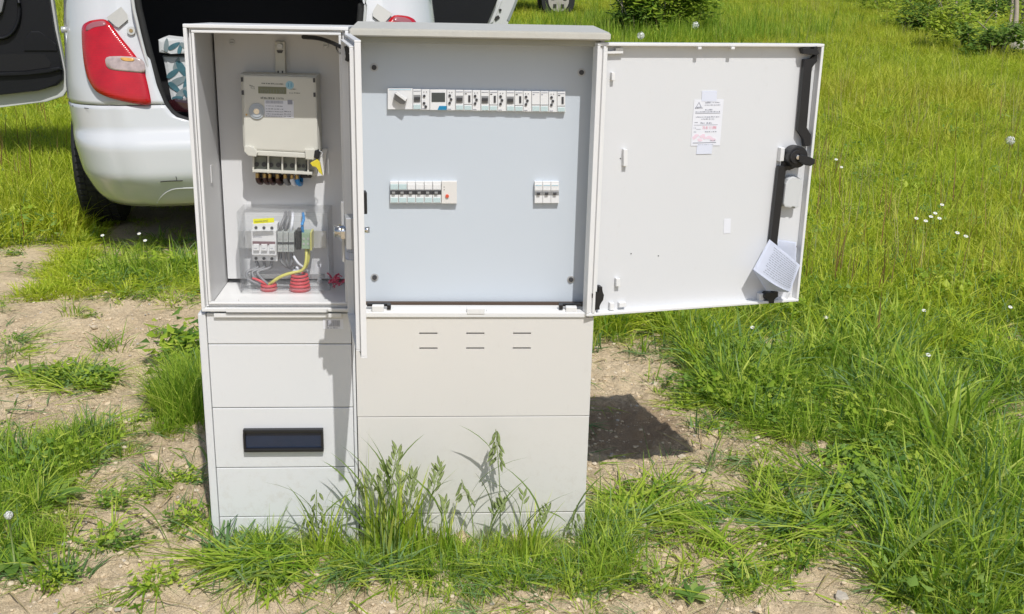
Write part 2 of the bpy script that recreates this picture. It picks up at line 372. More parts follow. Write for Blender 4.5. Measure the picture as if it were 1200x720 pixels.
obj('door_frame', bm, M['cab_trim'], mc)
# roof slab
bm = NB(); A = [bm.verts.new(p) for p in ((uL+.001, .0038, wT-.0097), (uR-.001, .0038, wT-.0097), (uR-.001, D+.004, wT-.0097), (uL+.001, D+.004, wT-.0097), (uL+.001, .0038, wT-.0006), (uR-.001, .0038, wT-.0006), (uR-.001, D+.004, wT-.006), (uL+.001, D+.004, wT-.006))]
for q in ((0, 1, 5, 4), (4, 5, 6, 7), (1, 2, 6, 5), (3, 0, 4, 7), (2, 3, 7, 6), (0, 3, 2, 1)): bm.faces.new([A[i] for i in q])
obj('roof', bm, M['cab_trim'], mc)
# compartment floor with raised mouldings
bm = NB(); box(bm, uL+.015, uR-.015, .0045, D-.011, wM-.006, wM+.007, .001)
box(bm, uL+.03, uL+.07, .012, .035, wM+.007, wM+.015, .002); box(bm, uR-.07, uR-.03, .012, .035, wM+.007, wM+.015, .002)
box(bm, uL+.03, uR-.03, .036, .044, wM+.007, wM+.010, .001)
obj('shelf', bm, M['cab_trim'], mc)
bm = NB(); box(bm, U(251, 367), U(401, 369), -.0065, -.0003, W(320, 371.5), W(320, 366.5), .0015); box(bm, U(266, 361), U(385, 361), -.0125, -.0105, W(320, 364.5), W(320, 359.5), .001)
obj('rain_lip', bm, M['cab_trim'], mc)
# back plate
v = .185; bm = NB(); bp_u0, bp_u1 = U(252, 90, v), U(404, 90, v)
box(bm, bp_u0+.002, bp_u1+.03 if False else uR-.018, v, v+.006, W(310, 327, v), wT-.018, .001)
obj('back_plate', bm, M['backplate'], mc)
for (x, y) in ((272, 49.5), (382, 53), (375.0, 329.0)):
    c = F.at(x, y, v); s = obj('screw', disc(NB(), (c.x, c.z), .0062, v-.0035, v, 18, bev=.001), M['steel'], mc)
    obj('slot', box(NB(), c.x-.004, c.x+.004, v-.0042, v-.0036, c.z-.0006, c.z+.0006), M['gap'], s)
# small recess on left wall
bm = NB(); zc = W(243, 200, .1); box(bm, uL+.0141, uL+.0165, .09, .105, zc-.025, zc+.012, .001); obj('wall_boss', bm, M['cab_in'], mc)

# lower body: panels
wS = [wM-.0060]+[W(330, y) for y in ( 403.5, 478, 548, 605.5)]+[-.12]
pu0, pu1 = U(246.5, 450)+.001, U(413.5, 450)-.001
for i in range(5):
    bm = box(NB(), pu0, pu1, 0, .012, wS[i+1]+.0009, wS[i]-.0009, .0016)
    obj('front_panel', bm, M['cab_white'], mc)
bl = U(239.5, 450)-.004
for (a, b2) in ((bl, pu0-.0012), (pu1+.0012, uR-.0025)):
    obj('corner_post', box(NB(), a, b2, -.003, D-.002, -.12, wM-.0065, .003), M['cab_white'], mc)
obj('panel_backing', box(NB(), pu0-.001, pu1+.001, .0125, .02, -.12, wM-.0065), M['gap'], mc)
obj('base_back', box(NB(), pu0, pu1, D-.014, D-.003, -.12, wM-.0065), M['cab_white'], mc)
# label pane in third panel
bm = NB(); q = F.at(285, 503.5, -.006); r_ = F.at(379.5, 527.5, -.006)
a0, a1, b0, b1 = q.x, r_.x, r_.z-.002, q.z+.001
fr_ = obj('viewing_slot', (lambda b: (box(b, a0, a1, -.012, -.0003, b1-.008, b1, .0015), box(b, a0, a1, -.012, -.0003, b0, b0+.008, .0015), box(b, a0, a0+.004, -.0115, -.0003, b0+.008, b1-.008), box(b, a1-.004, a1, -.0115, -.0003, b0+.008, b1-.008)) and b)(NB()), M['black'], mc)
obj('pane', box(NB(), a0+.0042, a1-.0042, -.0055, -.0004, b0+.0082, b1-.0082), M['window'], fr_)
# barcode label
bm = NB(); q = F.at(378.5, 374, -.0008); r_ = F.at(402.5, 386, -.0008); bl_ = obj('barcode_label', box(bm, q.x, r_.x, -.0008, -.0001, r_.z, q.z), M['paper'], mc)
bm = NB(); x = q.x+.008; rr = random.Random(3)
while x < r_.x-.007:
    ww = rr.choice((.0006, .0009, .0014)); box(bm, x, x+ww, -.0013, -.0009, r_.z+.006, q.z-.003); x += ww+rr.choice((.0007, .001))
scribble(bm, q.x+.008, r_.x-.01, -.0012, r_.z+.002, .002, 0, 5)
obj('barcode', bm, M['ink'], bl_)

# ---- electricity meter
mv = .115
mt_ = obj('meter', pprism(NB(), [(284, 88), (370.5, 90.5), (373, 180), (286, 175.5)], mv, .183, .004), M['meter'], mc)
mt2 = pprism(NB(), [(281.5, 86.5), (371.5, 88.5), (374.5, 178), (285, 173)], mv+.012, .182, .003)
obj('meter_housing', mt2, M['meter'], mt_)
def onv(px, py, vv): q = F.at(px, py, vv); return q.x, q.z
bm = pprism(NB(), [(290, 176), (366, 180), (366, 186), (290, 182)], mv-.002, .18, .002); obj('meter_lower_ledge', bm, M['meter'], mt_)
obj('lcd_bezel', pprism(NB(), [(302.5, 101.5), (335.5, 102.5), (335.5, 110.5), (302.7, 109.6)], mv-.001, mv+.003), M['lcd'], mt_)
bm = NB(); x0, z0 = onv(305, 108.6, mv-.0014); text(bm, '02011120', x0, mv-.0014, z0-.001, .0125, xscale=.98, tilt=-.02); obj('lcd_digits', bm, M['meterdark'], mt_)
bm = NB(); x0, z0 = onv(306.5, 98.6, mv-.0006); scribble(bm, x0, x0+.045, mv-.0006, z0, .0028, -.02, 1, .9, .002, .006)
x0, z0 = onv(339, 104.5, mv-.0006); scribble(bm, x0, x0+.014, mv-.0006, z0-.001, .0022, -.02, 2); x0, z0 = onv(339, 109, mv-.0006); scribble(bm, x0, x0+.022, mv-.0006, z0-.001, .0022, -.02, 3)
x0, z0 = onv(305.5, 116, mv-.0006); scribble(bm, x0, x0+.029, mv-.0006, z0, .0045, -.02, 4, .95, .002, .004); x0, z0 = onv(324, 116.5, mv-.0006); scribble(bm, x0, x0+.015, mv-.0006, z0, .0045, -.02, 14, .95, .001, .002)
x0, z0 = onv(292.5, 101, mv-.0006); scribble(bm, x0, x0+.010, mv-.0006, z0, .003, -.3, 21, .9, .002, .004); scribble(bm, x0+.002, x0+.010, mv-.0006, z0-.004, .002, -.3, 22, .9, .002, .004)
obj('meter_print', bm, M['meterdark'], mt_)
c = onv(339.5, 100, mv-.0008); obj('round_sticker', disc(NB(), c, .0085, mv-.0008, mv, 20), M['lblue'], mt_)
obj('sticker_number', text(NB(), '11', c[0], mv-.0014, c[1]-.0038, .0115, 'CENTER', tilt=-.02), M['blue'], mt_)
obj('data_label', pprism(NB(), [(310, 117.5), (344, 118.5), (344.5, 138.5), (310, 137)], mv-.0008, mv), M['paper'], mt_)
bm = NB()
x0, z0 = onv(311.5, 121.5, mv-.0012); rr = random.Random(9); x = x0
while x < x0+.036:
    ww = rr.choice((.0007, .0012)); vs = [bm.verts.new(q) for q in ((x, mv-.0012, z0), (x+ww, mv-.0012, z0), (x+ww, mv-.0012, z0+.006), (x, mv-.0012, z0+.006))]; bm.faces.new(vs); x += ww+.0009
for k, yy in enumerate((124, 127.5, 130.5, 133.5, 136)):
    x0, z0 = onv(311.5, yy, mv-.0012); scribble(bm, x0, x0+.036, mv-.0012, z0-.001, .0018, -.02, 40+k, .8)
    if k > 1: scribble(bm, x0+.038, x0+.052, mv-.0012, z0-.001, .0018, -.02, 60+k, .8)
obj('data_print', bm, M['ink'], mt_)
c = onv(339.8, 120, mv-.0013); bm = box(NB(), c[0]-.005, c[0]+.005, mv-.0016, mv-.0009, c[1]-.0045, c[1]+.0045); obj('dark_square_mark', bm, M['wblue'] if False else M['ink'], mt_)
c = onv(301, 130.5, mv); bm = disc(NB(), c, .0165, mv-.003, mv, 28, bev=.001); bm2 = disc(bm, c, .0125, mv-.0045, mv-.003, 28, bev=.0008)
obj('optical_port', bm, mat('optical_port_grey', (.42, .46, .50), .3), mt_)
obj('port_window', disc(NB(), c, .006, mv-.0055, mv-.0045, 18), M['chrome'], mt_)
for (x, y) in ((283.5, 93), (284.3, 108.5), (368, 94), (368.5, 111)):
    c = onv(x, y, mv-.001); obj('housing_clip', box(NB(), c[0]-.0022, c[0]+.0022, mv-.002, mv+.004, c[1]-.005, c[1]+.004, .0005), M['moddark'], mt_)
c = onv(289, 134.5, mv); obj('small_eyelet', disc(NB(), c, .002, mv-.0015, mv, 10), M['brass'], mt_)
bm = NB(); p = [(286, 172), (291, 171), (298, 173), (302, 179), (300, 184), (291, 183), (286, 178)]; pprism(bm, p, mv-.008, mv+.01, .002); obj('seal_lug', bm, M['meter'], mt_); bm = NB(); p = [(357, 175), (368, 175), (372, 180), (372, 188), (358, 187)]; pprism(bm, p, mv-.008, mv+.01, .002); obj('seal_lug', bm, M['meter'], mt_)
# terminal block
bm = NB(); tv = .125
pprism(bm, [(296, 201.5), (365, 204.5), (365, 206), (370, 206.5), (372, 184), (296, 181)], tv+.022, .182, .001)
for px in (297.2, 314.7, 331.2, 347, 361.5): pprism(bm, [(px-1.4, 182+(px-297)*.045), (px+.4, 182+(px-297)*.045), (px+.4, 203+(px-297)*.04), (px-1.4, 203+(px-297)*.04)], tv, tv+.0215)
pprism(bm, [(295.8, 199), (366, 202), (366, 205.2), (295.8, 202)], tv-.002, tv+.0212, .001)
obj('terminal_block', bm, M['meter'], mt_)
for i, px in enumerate((305.2, 322, 338.3, 353)):
    y = 190+(px-297)*.04
    w_ = 7.0 if i < 3 else 5.4
    k = obj('terminal_bay', pprism(NB(), prect(px-w_, y-7, px+w_, y+8.5), tv+.012, tv+.0215), M['meterdark'], mt_)
    for dx in (-4.4, 4.2) if i < 3 else (-2.4, 2.6):
        c = onv(px+dx, y+2.5, tv+.011); obj('terminal_screw', disc(NB(), c, .0048 if i < 3 else .0035, tv+.009, tv+.012, 12), M['moddark'], k) if False else None
        b3 = disc(NB(), c, .0050 if i < 3 else .0036, tv+.009, tv+.0119, 14); obj('terminal_screw', b3, M['moddark'], mt_)
for px in (357.6, 361.6):
    c = onv(px-.2, 192.5, tv+.01); obj('bay_slot', box(NB(), c[0]-.0016, c[0]+.0016, tv+.018, tv+.0214, c[1]-.011, c[1]+.010), M['black'], mt_)
# wires below the meter
cols = ['wbrown', 'wbrown', 'wbrown', 'wbrown', 'wgrey', 'paper', 'wblue']
for i, px in enumerate((301.5, 310, 316, 325, 334, 342, 348)):
    t = onv(px, 203+i*.3, tv+.02); obj('ferrule', tube(NB(), [(t[0], tv+.02, t[1]), (t[0], tv+.02, t[1]-.012)], .0042, 10), M['brass'], mt_)
    obj('meter_wire', tube(NB(), smoothpath([(t[0], tv+.02, t[1]-.010), (t[0]+.002, tv+.022, t[1]-.019), (t[0]+.004, tv+.045, t[1]-.024), (t[0]+.003, .182, t[1]-.010)]), .0052, 10), M[cols[i]], mt_)
bm = NB(); pprism(bm, [(302, 203), (328.5, 203.5), (328.5, 208), (303.5, 208.5)], tv+.03, .18, .002); obj('cable_entry', bm, M['black'], mt_); bm = NB(); pprism(bm, [(352, 204), (364.5, 205), (364.5, 209), (352, 209)], tv+.028, .18, .002); obj('cable_entry', bm, M['black'], mt_)
# seals on the right of the meter
p = [onv(373, 176, mv-.01), onv(378, 180, mv-.014), onv(376, 184, mv-.016), onv(370, 189, mv-.014), onv(372, 181, mv-.012)]
obj('seal_wire', tube(NB(), smoothpath([(p[i][0], mv-.01-.001*i, p[i][1]) for i in range(5)]), .0008, 6), M['steel'], mt_)
bm = pprism(NB(), [(368.5, 177), (373, 175.5), (375, 182), (372, 187), (367.5, 185)], mv-.02, mv-.010, .002); obj('black_seal', bm, M['black'], mt_)
bm = pprism(NB(), [(363.5, 191.5), (371.5, 187), (374.8, 190.8), (378, 206), (373.5, 202), (371, 195), (366, 195.2)], mv-.022, mv-.014, .0015); obj('yellow_seal', bm, M['sealyel'], mt_)
bm = pprism(NB(), [(378, 174.5), (384, 175), (382.5, 181), (379.5, 206), (371.5, 207), (374.5, 180)], .172, .1845, .001); obj('meter_back_bracket', bm, M['cab_trim'], mt_)
# hanging bracket above
bm = pprism(NB(), [(322, 49), (333.5, 49), (334.5, 88), (323, 88)], .166, .1848, .0015); br = obj('hanging_bracket', bm, M['meter'], mc)
c = onv(328, 54.5, .165); obj('bracket_screw', disc(NB(), c, .0065, .160, .166, 14, bev=.001), M['steel'], br)
obj('bracket_hole', pprism(NB(), [(324, 59), (332, 59), (330.5, 62.5), (325.5, 62.5)], .1653, .1662), M['moddark'], br)
for px in (326, 331): c = onv(px, 85.5, .165); obj('bracket_notch', box(NB(), c[0]-.0015, c[0]+.0015, .165, .167, c[1]-.003, c[1]+.004), M['moddark'], br)

# ---- covered breaker compartment
cv = .10
bx = [onv(277, 248, cv), onv(384.5, 250, cv), onv(384.5, 341, cv), onv(277, 340, cv)]
cu0, cu1, cw0, cw1 = bx[0][0], bx[1][0], bx[2][1], (bx[0][1]+bx[1][1])/2
cover = NB(); t_ = .0018
box(cover, cu0, cu1, cv, cv+t_, cw0, cw1, .0006)
for a in ((cu0, cu0+t_), (cu1-t_, cu1)): box(cover, a[0], a[1], cv+t_, .1845, cw0, cw1)
box(cover, cu0+t_, cu1-t_, cv+t_, .1845, cw1-t_, cw1); box(cover, cu0+t_, cu1-t_, cv+t_, .1845, cw0, cw0+t_)
# raised steps moulded in the lid
box(cover, cu0+.014, cu1-.018, cv-.004, cv-.0004, cw1-.020, cw1-.008, .0015)
box(cover, cu0+.004, cu0+.020, cv-.003, cv-.0004, cw0+.02, cw1-.02, .001); box(cover, cu1-.040, cu1-.034, cv-.003, cv-.0004, cw0+.01, cw1-.02, .001)
ring(cover, cu0+.002, cu1-.002, cw0+.002, cw1-.002, .003, cv-.0022, cv-.0003, .0008)
box(cover, cu0+.03, cu1-.04, cv-.003, cv-.0004, cw0+.045, cw0+.048, .001)
box(cover, cu0+.026, cu1-.024, cv-.008, cv-.0004, cw0-.004, cw0+.006, .001)
cvr = obj('clear_cover', cover, M['clear'], mc)
obj('cover_letters', text(NB(), 'LT', onv(371, 313.5, cv-.001)[0], cv-.001, onv(371, 313.5, cv-.001)[1], .011), M['paper'], cvr)
c = onv(378, 274, .13); obj('cover_screw', disc(NB(), c, .004, .125, .13, 12), M['steel'], cvr)
obj('din_rail', pprism(NB(), prect(287, 271, 382, 291), .165, .172), M['steel'], mc)
def ob(name, pts, v0, v1, mt, par, bev=.0012): return obj(name, pprism(NB(), pts, v0, v1, bev), mt, par)
bkr = ob('main_breaker', [(295.5, 262), (325, 262.5), (325, 306.5), (296, 305.5)], .135, .165, M['mod'], mc)
ob('breaker_face', [(294.3, 270.5), (323.5, 271), (324, 299.5), (295, 299)], .122, .1345, M['mod'], bkr)
ob('breaker_recess', [(295.8, 283), (322.5, 283.5), (322.5, 287.5), (296, 287)], .1205, .1222, mat('breaker_recess_mauve', (.20, .12, .13), .5), bkr, .0003)
for i in range(3):
    ob('toggle', prect(296.6+i*9.4, 286.5+i*.2, 303.6+i*9.4, 294+i*.2), .116, .1225, M['mod'], bkr)
    for yy in (267, 303):
        c = onv(300+i*9.3, yy+i*.2, .1345); obj('terminal_hole', disc(NB(), c, .0034, .1338, .1352, 12), M['moddark'], bkr)
    c = onv(299.6+i*9.4, 291.3, .1155); obj('toggle_mark', box(NB(), c[0]-.003, c[0]+.003, .1155, .1162, c[1]-.0004, c[1]+.0004), M['ink'], bkr)
x0, z0 = onv(296.5, 279, .1215); obj('breaker_print', text(NB(), 'EATON', x0, .1215, z0, .0055), M['ink'], bkr)
for i in range(3):
    px = 328.3+i*6.6
    tb = ob('terminal', prect(px-3.1, 272.5, px+3.1, 295.5), .128, .165, mat('terminal_grey%d' % i, (.42, .44, .42), .45) if i == 0 else M['tgrey'], mc) if i else None
    if i == 0:
        M['tgrey'] = mat('terminal_grey', (.42, .44, .42), .45); tb = ob('terminal', prect(px-3.1, 272.5, px+3.1, 295.5), .128, .165, M['tgrey'], mc)
    for yy in (279.5, 290.5): c = onv(px, yy, .1275); obj('clamp_screw', disc(NB(), c, .0031, .1268, .1282, 12), M['steel'], tb)
    ob('slot', prect(px-2.9, 284, px+2.9, 286.5), .1268, .1282, M['moddark'], tb, .0003)
ob('end_stop', prect(346.5, 271, 352, 293), .128, .165, M['black'], mc)
tb = ob('terminal', prect(353.5, 273.5, 363, 292), .128, .165, M['wgreen'], mc); tb['label'] = 'green and yellow earth terminal'
ob('yellow_side', prect(363.2, 273, 365.2, 294), .127, .165, M['wyellow'], tb)
for dx in (0, 5):
    for yy in (280, 286): c = onv(356+dx, yy, .1275); obj('clamp_screw', disc(NB(), c, .0027, .1268, .1282, 12), M['steel'], tb)
lab = ob('yellow_label', [(296.5, 257), (321, 255.5), (321.3, 260.8), (297, 262.6)], cv-.0012, cv-.0001, M['yellow'], cvr, 0)
x0, z0 = onv(298.4, 261, cv-.0016); obj('label_text', text(NB(), 'HLAVNÍ JISTIČ', x0, cv-.0016, z0, .0058, xscale=.78, tilt=.05), M['inkdark'], lab)
def wire(pts, r, mt, par=mc, name='wire'):
    q = [F.at(x, y, vv) for x, y, vv in pts]; return obj(name, tube(NB(), smoothpath([tuple(k) for k in q]), r, 8), mt, par)
for i in range(3):
    wire([(328+i*6.4, 274, .15), (329+i*6.4, 266, .14), (333+i*5, 256, .15), (335+i*4, 249, .178)], .0034, M['wgrey'] if i < 2 else M['paper'])
    wire([(300+i*9.3, 306, .15), (302+i*7, 314, .145), (290+i*6, 319, .135), (292+i*8, 328, .13), (311+i*3, 335.5, .13)], .0036, M['wgrey'])
    wire([(328.5+i*6.4, 296, .15), (330+i*6, 307, .145), (337+i*2, 313, .15), (345+i*2, 316, .16)], .0034, M['wgrey'])
wire([(355, 273, .14), (354, 264, .135), (356, 257, .15), (355, 250, .178)], .0032, M['wblue'])
wire([(359, 292, .14), (359, 303, .13), (357, 313, .125), (352, 318, .125), (338, 321, .122), (326, 326, .122), (314, 335, .13)], .0036, M['wyellow'])
wire([(362, 292, .145), (362, 302, .14), (360, 310, .14), (357, 317, .15)], .0028, M['wyellow'])
wire([(344, 300, .14), (349, 308, .135), (356, 314, .14), (360, 318, .15)], .0028, M['paper'])
wire([(352, 318, .14), (345, 319, .15), (349, 314, .16)], .005, M['paper'])
wire([(296, 326, .13), (306, 330, .125), (314, 336, .13)], .003, M['wred'], mc, 'wire')
zf = wM+.007
for px, n_, rr_ in ((315, 2, .016), (351.5, 5, .021)):
    c = F.at(px, 336, .13)
    gm = obj('red_grommet', tube(NB(), [(c.x, .13, zf-.002), (c.x, .13, zf+.003)], rr_, 20), M['wred'], mc)
    for k in range(n_):
        b3 = NB(); pts = [(c.x+rr_*(1-.06*k)*cos(a), .13+rr_*(1-.06*k)*sin(a), zf+.005+.0075*k) for a in [2*pi*j/20 for j in range(21)]]; tube(b3, pts, .0032, 8); obj('grommet_ring', b3, M['wred'], gm)
obj('base_plate_strip', pprism(NB(), prect(288, 322, 380, 327), .135, .14, .001), M['modgrey'], mc)
for (x, y) in ((386, 268.5), (387.5, 303)): c = onv(x, y, v); obj('small_hole', disc(NB(), c, .0015, v-.0004, v, 8), M['moddark'], mc)

# ---- left cabinet's door, swung towards the camera
hin = Vector((uR-.004, -.012, 0)); fe = F.at(421.5, 230, -.262)
dd = Vector((fe.x-hin.x, fe.y-hin.y, 0)); DW = dd.length; ang = atan2(dd.y, dd.x)
dz0, dz1 = W(409, 372), W(407, 35)
q0, q1 = F.at(425, 419, -.262).z, F.at(422, 53, -.262).z
print('left door', DW, 'angle', math.degrees(ang), 'hinge w', dz0, dz1, 'free w', q0, q1)
z0_, z1_ = (dz0+q0)/2, (dz1+q1)/2
DF = Matrix.Translation(hin) @ Matrix.Rotation(ang, 4, 'Z')           # local x along door, local +y = outer side? (see below)
def dobj(name, bm, mt, parent, **k):
    bmesh.ops.transform(bm, matrix=DF, verts=bm.verts); return obj(name, bm, mt, parent, **k)
# local y: +y is to the right of the free direction's left => rotate 90deg ccw of dd. dd points -v, so +y points +u (outer face)
bm = NB(); box(bm, 0, DW, .003, .007, z0_, z1_, .0015)
dl = dobj('door', bm, M['cab_trim'], mc)
def drim(b, x0, x1, a, c, t, ya, yb):
    box(b, x0, x1, ya, yb, c-t, c, .001); box(b, x0, x1, ya, yb, a, a+t, .001); box(b, x0, x0+t, ya+.0004, yb-.0004, a+t, c-t, .001); box(b, x1-t, x1, ya+.0004, yb-.0004, a+t, c-t, .001)
b3 = NB(); drim(b3, .0, DW+.001, z0_-.0008, z1_+.0008, .004, -.004, .0078); dobj('door_rim', b3, M['cab_trim'], dl)
b3 = NB(); drim(b3, .009, DW-.010, z0_+.010, z1_-.010, .003, -.012, .0028); dobj('inner_rim', b3, M['cab_trim'], dl)
# chrome lock inside
zl = W(409, 245)
b3 = NB(); box(b3, DW-.075, DW-.035, -.024, .0028, zl-.030, zl+.030, .002); dobj('lock_case', b3, M['steel'], dl)
b3 = NB(); box(b3, DW-.085, DW-.030, -.034, -.0245, zl-.009, zl+.009, .003); tube(b3, [(DW-.06, -.044, zl), (DW-.06, -.024, zl)], .012, 16); dobj('lock_bolt', b3, M['chrome'], dl)
b3 = NB(); box(b3, DW-.07, DW-.062, -.030, -.0245, zl-.06, zl+.055, .001); dobj('lock_rod', b3, M['steel'], dl)
b3 = NB(); box(b3, DW-.066, DW-.045, .0079, .017, W(429, 252, -.22)+.000, W(429, 226, -.22), .002); dobj('outer_handle', b3, M['black'], dl)
b3 = NB(); tube(b3, [(DW-.056, .012, zl+.002), (DW-.056, .021, zl+.002)], .006, 12); dobj('lock_cylinder', b3, M['chrome'], dl)
# door stay at the top
st = F.at(356, 43, .12); s2 = F.at(392, 52, -.01); 
b3 = NB(); tube(b3, smoothpath([tuple(F.at(355, 43.5, .10)), tuple(F.at(372, 45, .07)), tuple(F.at(386, 49, .04)), tuple(F.at(399, 55, -.02))]), .0042, 8); obj('door_stay', b3, M['black'], mc)
b3 = NB(); tube(b3, smoothpath([tuple(F.at(394, 53, .02)), tuple(F.at(396, 61, .0)), tuple(F.at(404, 63.5, -.02)), tuple(F.at(410, 63, -.05))]), .0022, 8); obj('stay_hook', b3, M['chrome'], mc)
b3 = pprism(NB(), [(403, 55), (411, 52), (412, 67), (408, 73), (404, 71), (406, 63)], -.045, -.03, .002); obj('stay_catch', b3, M['black'], mc)

# paper hanging by the lock, curled
def sheet(name, P00, P10, P01, P11, bulge, mt, nu=14, nv=14, thick=.0004):
    """curved sheet through four corners (Vectors); bulge(s,t)->offset Vector"""
    b = bmesh.new(); g = []
    for j in range(nv+1):
        r_ = []
        for i in range(nu+1):
            s, t = i/nu, j/nv; p = (P00*(1-s)+P10*s)*(1-t)+(P01*(1-s)+P11*s)*t+bulge(s, t); r_.append(b.verts.new(p))
        g.append(r_)
    for j in range(nv):
        for i in range(nu): f = b.faces.new((g[j][i], g[j][i+1], g[j+1][i+1], g[j+1][i])); f.smooth = True
    ret = bmesh.ops.solidify(b, geom=b.faces[:], thickness=thick); return b
pa, pb, pc, pd = F.at(390.5, 273, -.16), F.at(414, 271, -.17), F.at(402, 302, -.17), F.at(415, 305, -.18)
b3 = sheet('x', pa, pb, pc, pd, lambda s, t: Vector((.010*sin(pi*t)*(1-s), -.01*sin(pi*s), .006*sin(pi*s)*(1-t))), M['paper'])
pl = single('hanging_paper', b3, M['paper2'], 'curled bluish instruction sheet hanging inside the narrow left door below its lock', 'paper', F.M, tuple(pc), smooth=True)
b3 = NB(); 
for k in range(6):
    p = None
    for j in range(4):
        a = F.at(402+j*2.6+k*.8, 277.5+k*3.6+j*.5, -.185); box(b3, a.x, a.x+.0035, a.y-.0003, a.y, a.z, a.z+.0009)
obj('print_lines', b3, M['ink'], pl)
# red seals on shelf
rb = NB(); r3 = random.Random(5)
for i in range(16):
    px, py = r3.uniform(388, 403), r3.uniform(324, 336); vv = r3.uniform(.05, .11); a = F.at(px, py, vv); a.z = max(a.z, wM+.010)
    e_ = a+Vector((r3.uniform(-.016, .016), r3.uniform(-.008, .008), r3.uniform(-.006, .012))); e_.z = max(e_.z, wM+.010)
    tube(rb, [tuple(a), tuple((a+e_)/2+Vector((0, 0, .002))), tuple(e_)], r3.choice((.0012, .002, .0026)), 6)
base_ = F.at(396, 336, .07); base_.z = wM+.008
single('red_wire_seals', rb, M['sealred'], 'small heap of dark red plastic seals on the shelf beside the clear cover', 'plastic seals', F.M, tuple(base_))

# ================================================================== right (distribution) cabinet
rL, rR = U(418.0, 450), U(692.2, 450)
fT = W(560, 45.5); wB = W(560, 371.8)
print('RIGHT', rL, rR, 'width', rR-rL, 'top', fT, 'mid', wB)
dc = thing('distribution_cabinet', 'wide warm grey cabinet with slanted roof, breaker rows and big door open to the right', 'electric cabinet', F.M, ((rL+rR)/2, D/2, 0), 'roadside electrical cabinets')
# roof
ru0, ru1 = U(409.5, 36, -.02), U(716, 42, -.02); rz0, rz1 = (W(413, 42.7, -.02)+W(715, 48, -.02))/2, (W(409, 33, -.02)+W(716, 38.9, -.02))/2
bk0, bk1 = F.at(418, 24, D+.01), F.at(696.5, 31.2, D+.01); bz = (bk0.z+bk1.z)/2
print('roof', ru0, ru1, rz0, rz1, 'back', bk0, bk1)
bm = NB(); A = [bm.verts.new(p) for p in ((ru0, -.02, rz0), (ru1, -.02, rz0), (ru1, D+.02, rz0), (ru0, D+.02, rz0), (ru0, -.02, rz1), (ru1, -.02, rz1), (bk1.x, D+.012, bz), (bk0.x, D+.012, bz))]
for q in ((0, 1, 5, 4), (4, 5, 6, 7), (1, 2, 6, 5), (3, 0, 4, 7), (2, 3, 7, 6), (0, 3, 2, 1)): bm.faces.new([A[i] for i in q])
bmesh.ops.bevel(bm, geom=bm.edges[:], offset=.0025, segments=2, affect='EDGES')
M['roofm'] = mat('roof_weathered', (.53, .515, .46), .5, var=.08, vscale=30, bump=.2, bscale=120, grime=.35)
obj('roof', bm, M['roofm'], dc)
bm = NB(); s0, s1 = rL+.004, rR-.002
box(bm, s0, s0+.008, 0, D, wB, rz0-.0005); box(bm, s1-.008, s1, 0, D, wB, rz0-.0005); box(bm, s0+.008, s1-.008, D-.008, D, wB, rz0-.0005)
obj('upper_shell', bm, M['cab_warm'], dc)
obj('head_strip', box(NB(), s0+.0085, s1-.0085, .002, .012, W(560, 52.5), rz0-.0006, .001), mat('head_strip_olive', (.34, .34, .29), .5, var=.08), dc)
# side frame at left & right
obj('frame_strip', box(NB(), s1-.0082, s1+.006, -.006, -.0005, wB+.01, rz0-.003, .0015), M['cab_trim'], dc)
obj('frame_strip', box(NB(), s0-.004, s0+.0082, -.006, -.0005, wB+.01, rz0-.003, .0015), M['cab_trim'], dc)
# mounting plate
pv = .062
pl0, pl1, pw0, pw1 = U(424.0, 200, pv), U(690.3, 200, pv), W(556, 353.8, pv), W(556, 50.5, pv)
mp_ = obj('mounting_plate', box(NB(), pl0, pl1, pv, pv+.004, pw0, pw1, .001), M['plate'], dc)
for (x, y) in ((438.5, 79.2), (681.3, 85), (439, 325), (669, 327.5)):
    c = F.at(x, y, pv); s = obj('plate_screw', disc(NB(), (c.x, c.z), .0085, pv-.0015, pv, 20, bev=.0006), M['steel'], mp_)
    obj('screw_head', disc(NB(), (c.x, c.z), .0052, pv-.005, pv-.0015, 14, bev=.001), M['moddark'], mp_)
# ledge below plate
bm = NB(); box(bm, s0+.009, s1-.009, .0125, D-.01, wB-.01, W(556, 358.6, .045), .001)
box(bm, s0+.004, s1-.015, -.004, .012, wB, W(560, 366.5, -.004), .002)
box(bm, U(449, 364), U(549, 364), .002, .011, W(560, 366.4, 0), W(560, 363.6, 0), .001); box(bm, U(570, 364), U(668, 364), .002, .011, W(560, 366.4, 0), W(560, 363.6, 0), .001)
box(bm, U(547, 365), U(568, 365), -.0055, .011, W(560, 368.5, -.005), W(560, 361, 0), .0015); box(bm, U(436, 364), U(450, 364), -.002, .011, W(560, 366, 0), W(560, 358.5, 0), .002); box(bm, U(663, 364), U(676, 364), -.002, .011, W(560, 366, 0), W(560, 359.5, 0), .002)
obj('ledge', bm, M['cab_trim'], dc)
for a, b_ in ((430, 457), (655, 683)):
    bm = NB(); p0 = F.at(a, 357, .02); p1 = F.at(b_, 358, .02); box(bm, p0.x, p1.x, .016, .026, p1.z-.002, p0.z+.003, .001); c = F.at(b_-1 if a < 500 else a+2, 358.5, .01); box(bm, c.x-.004, c.x+.004, .0, .0155, c.z-.006, c.z+.004, .001); obj('hinge_rod', bm, M['black'], dc)
obj('seal_strip', box(NB(), s0+.009, s1-.009, .050, .061, W(556, 358.6, .045)+.0003, W(556, 355.2, .05)), mat('brown_seal_strip', (.07, .045, .03), .8), dc)
# base
seams = [wB-.0006, W(556, 488.2), W(556, 601.5), -.14]
for i in range(3):
    if i == 0: continue
    obj('front_panel', box(NB(), rL, rR, 0, .012, seams[i+1]+.0009, seams[i]-.0009, .0016), M['cab_warm'], dc)
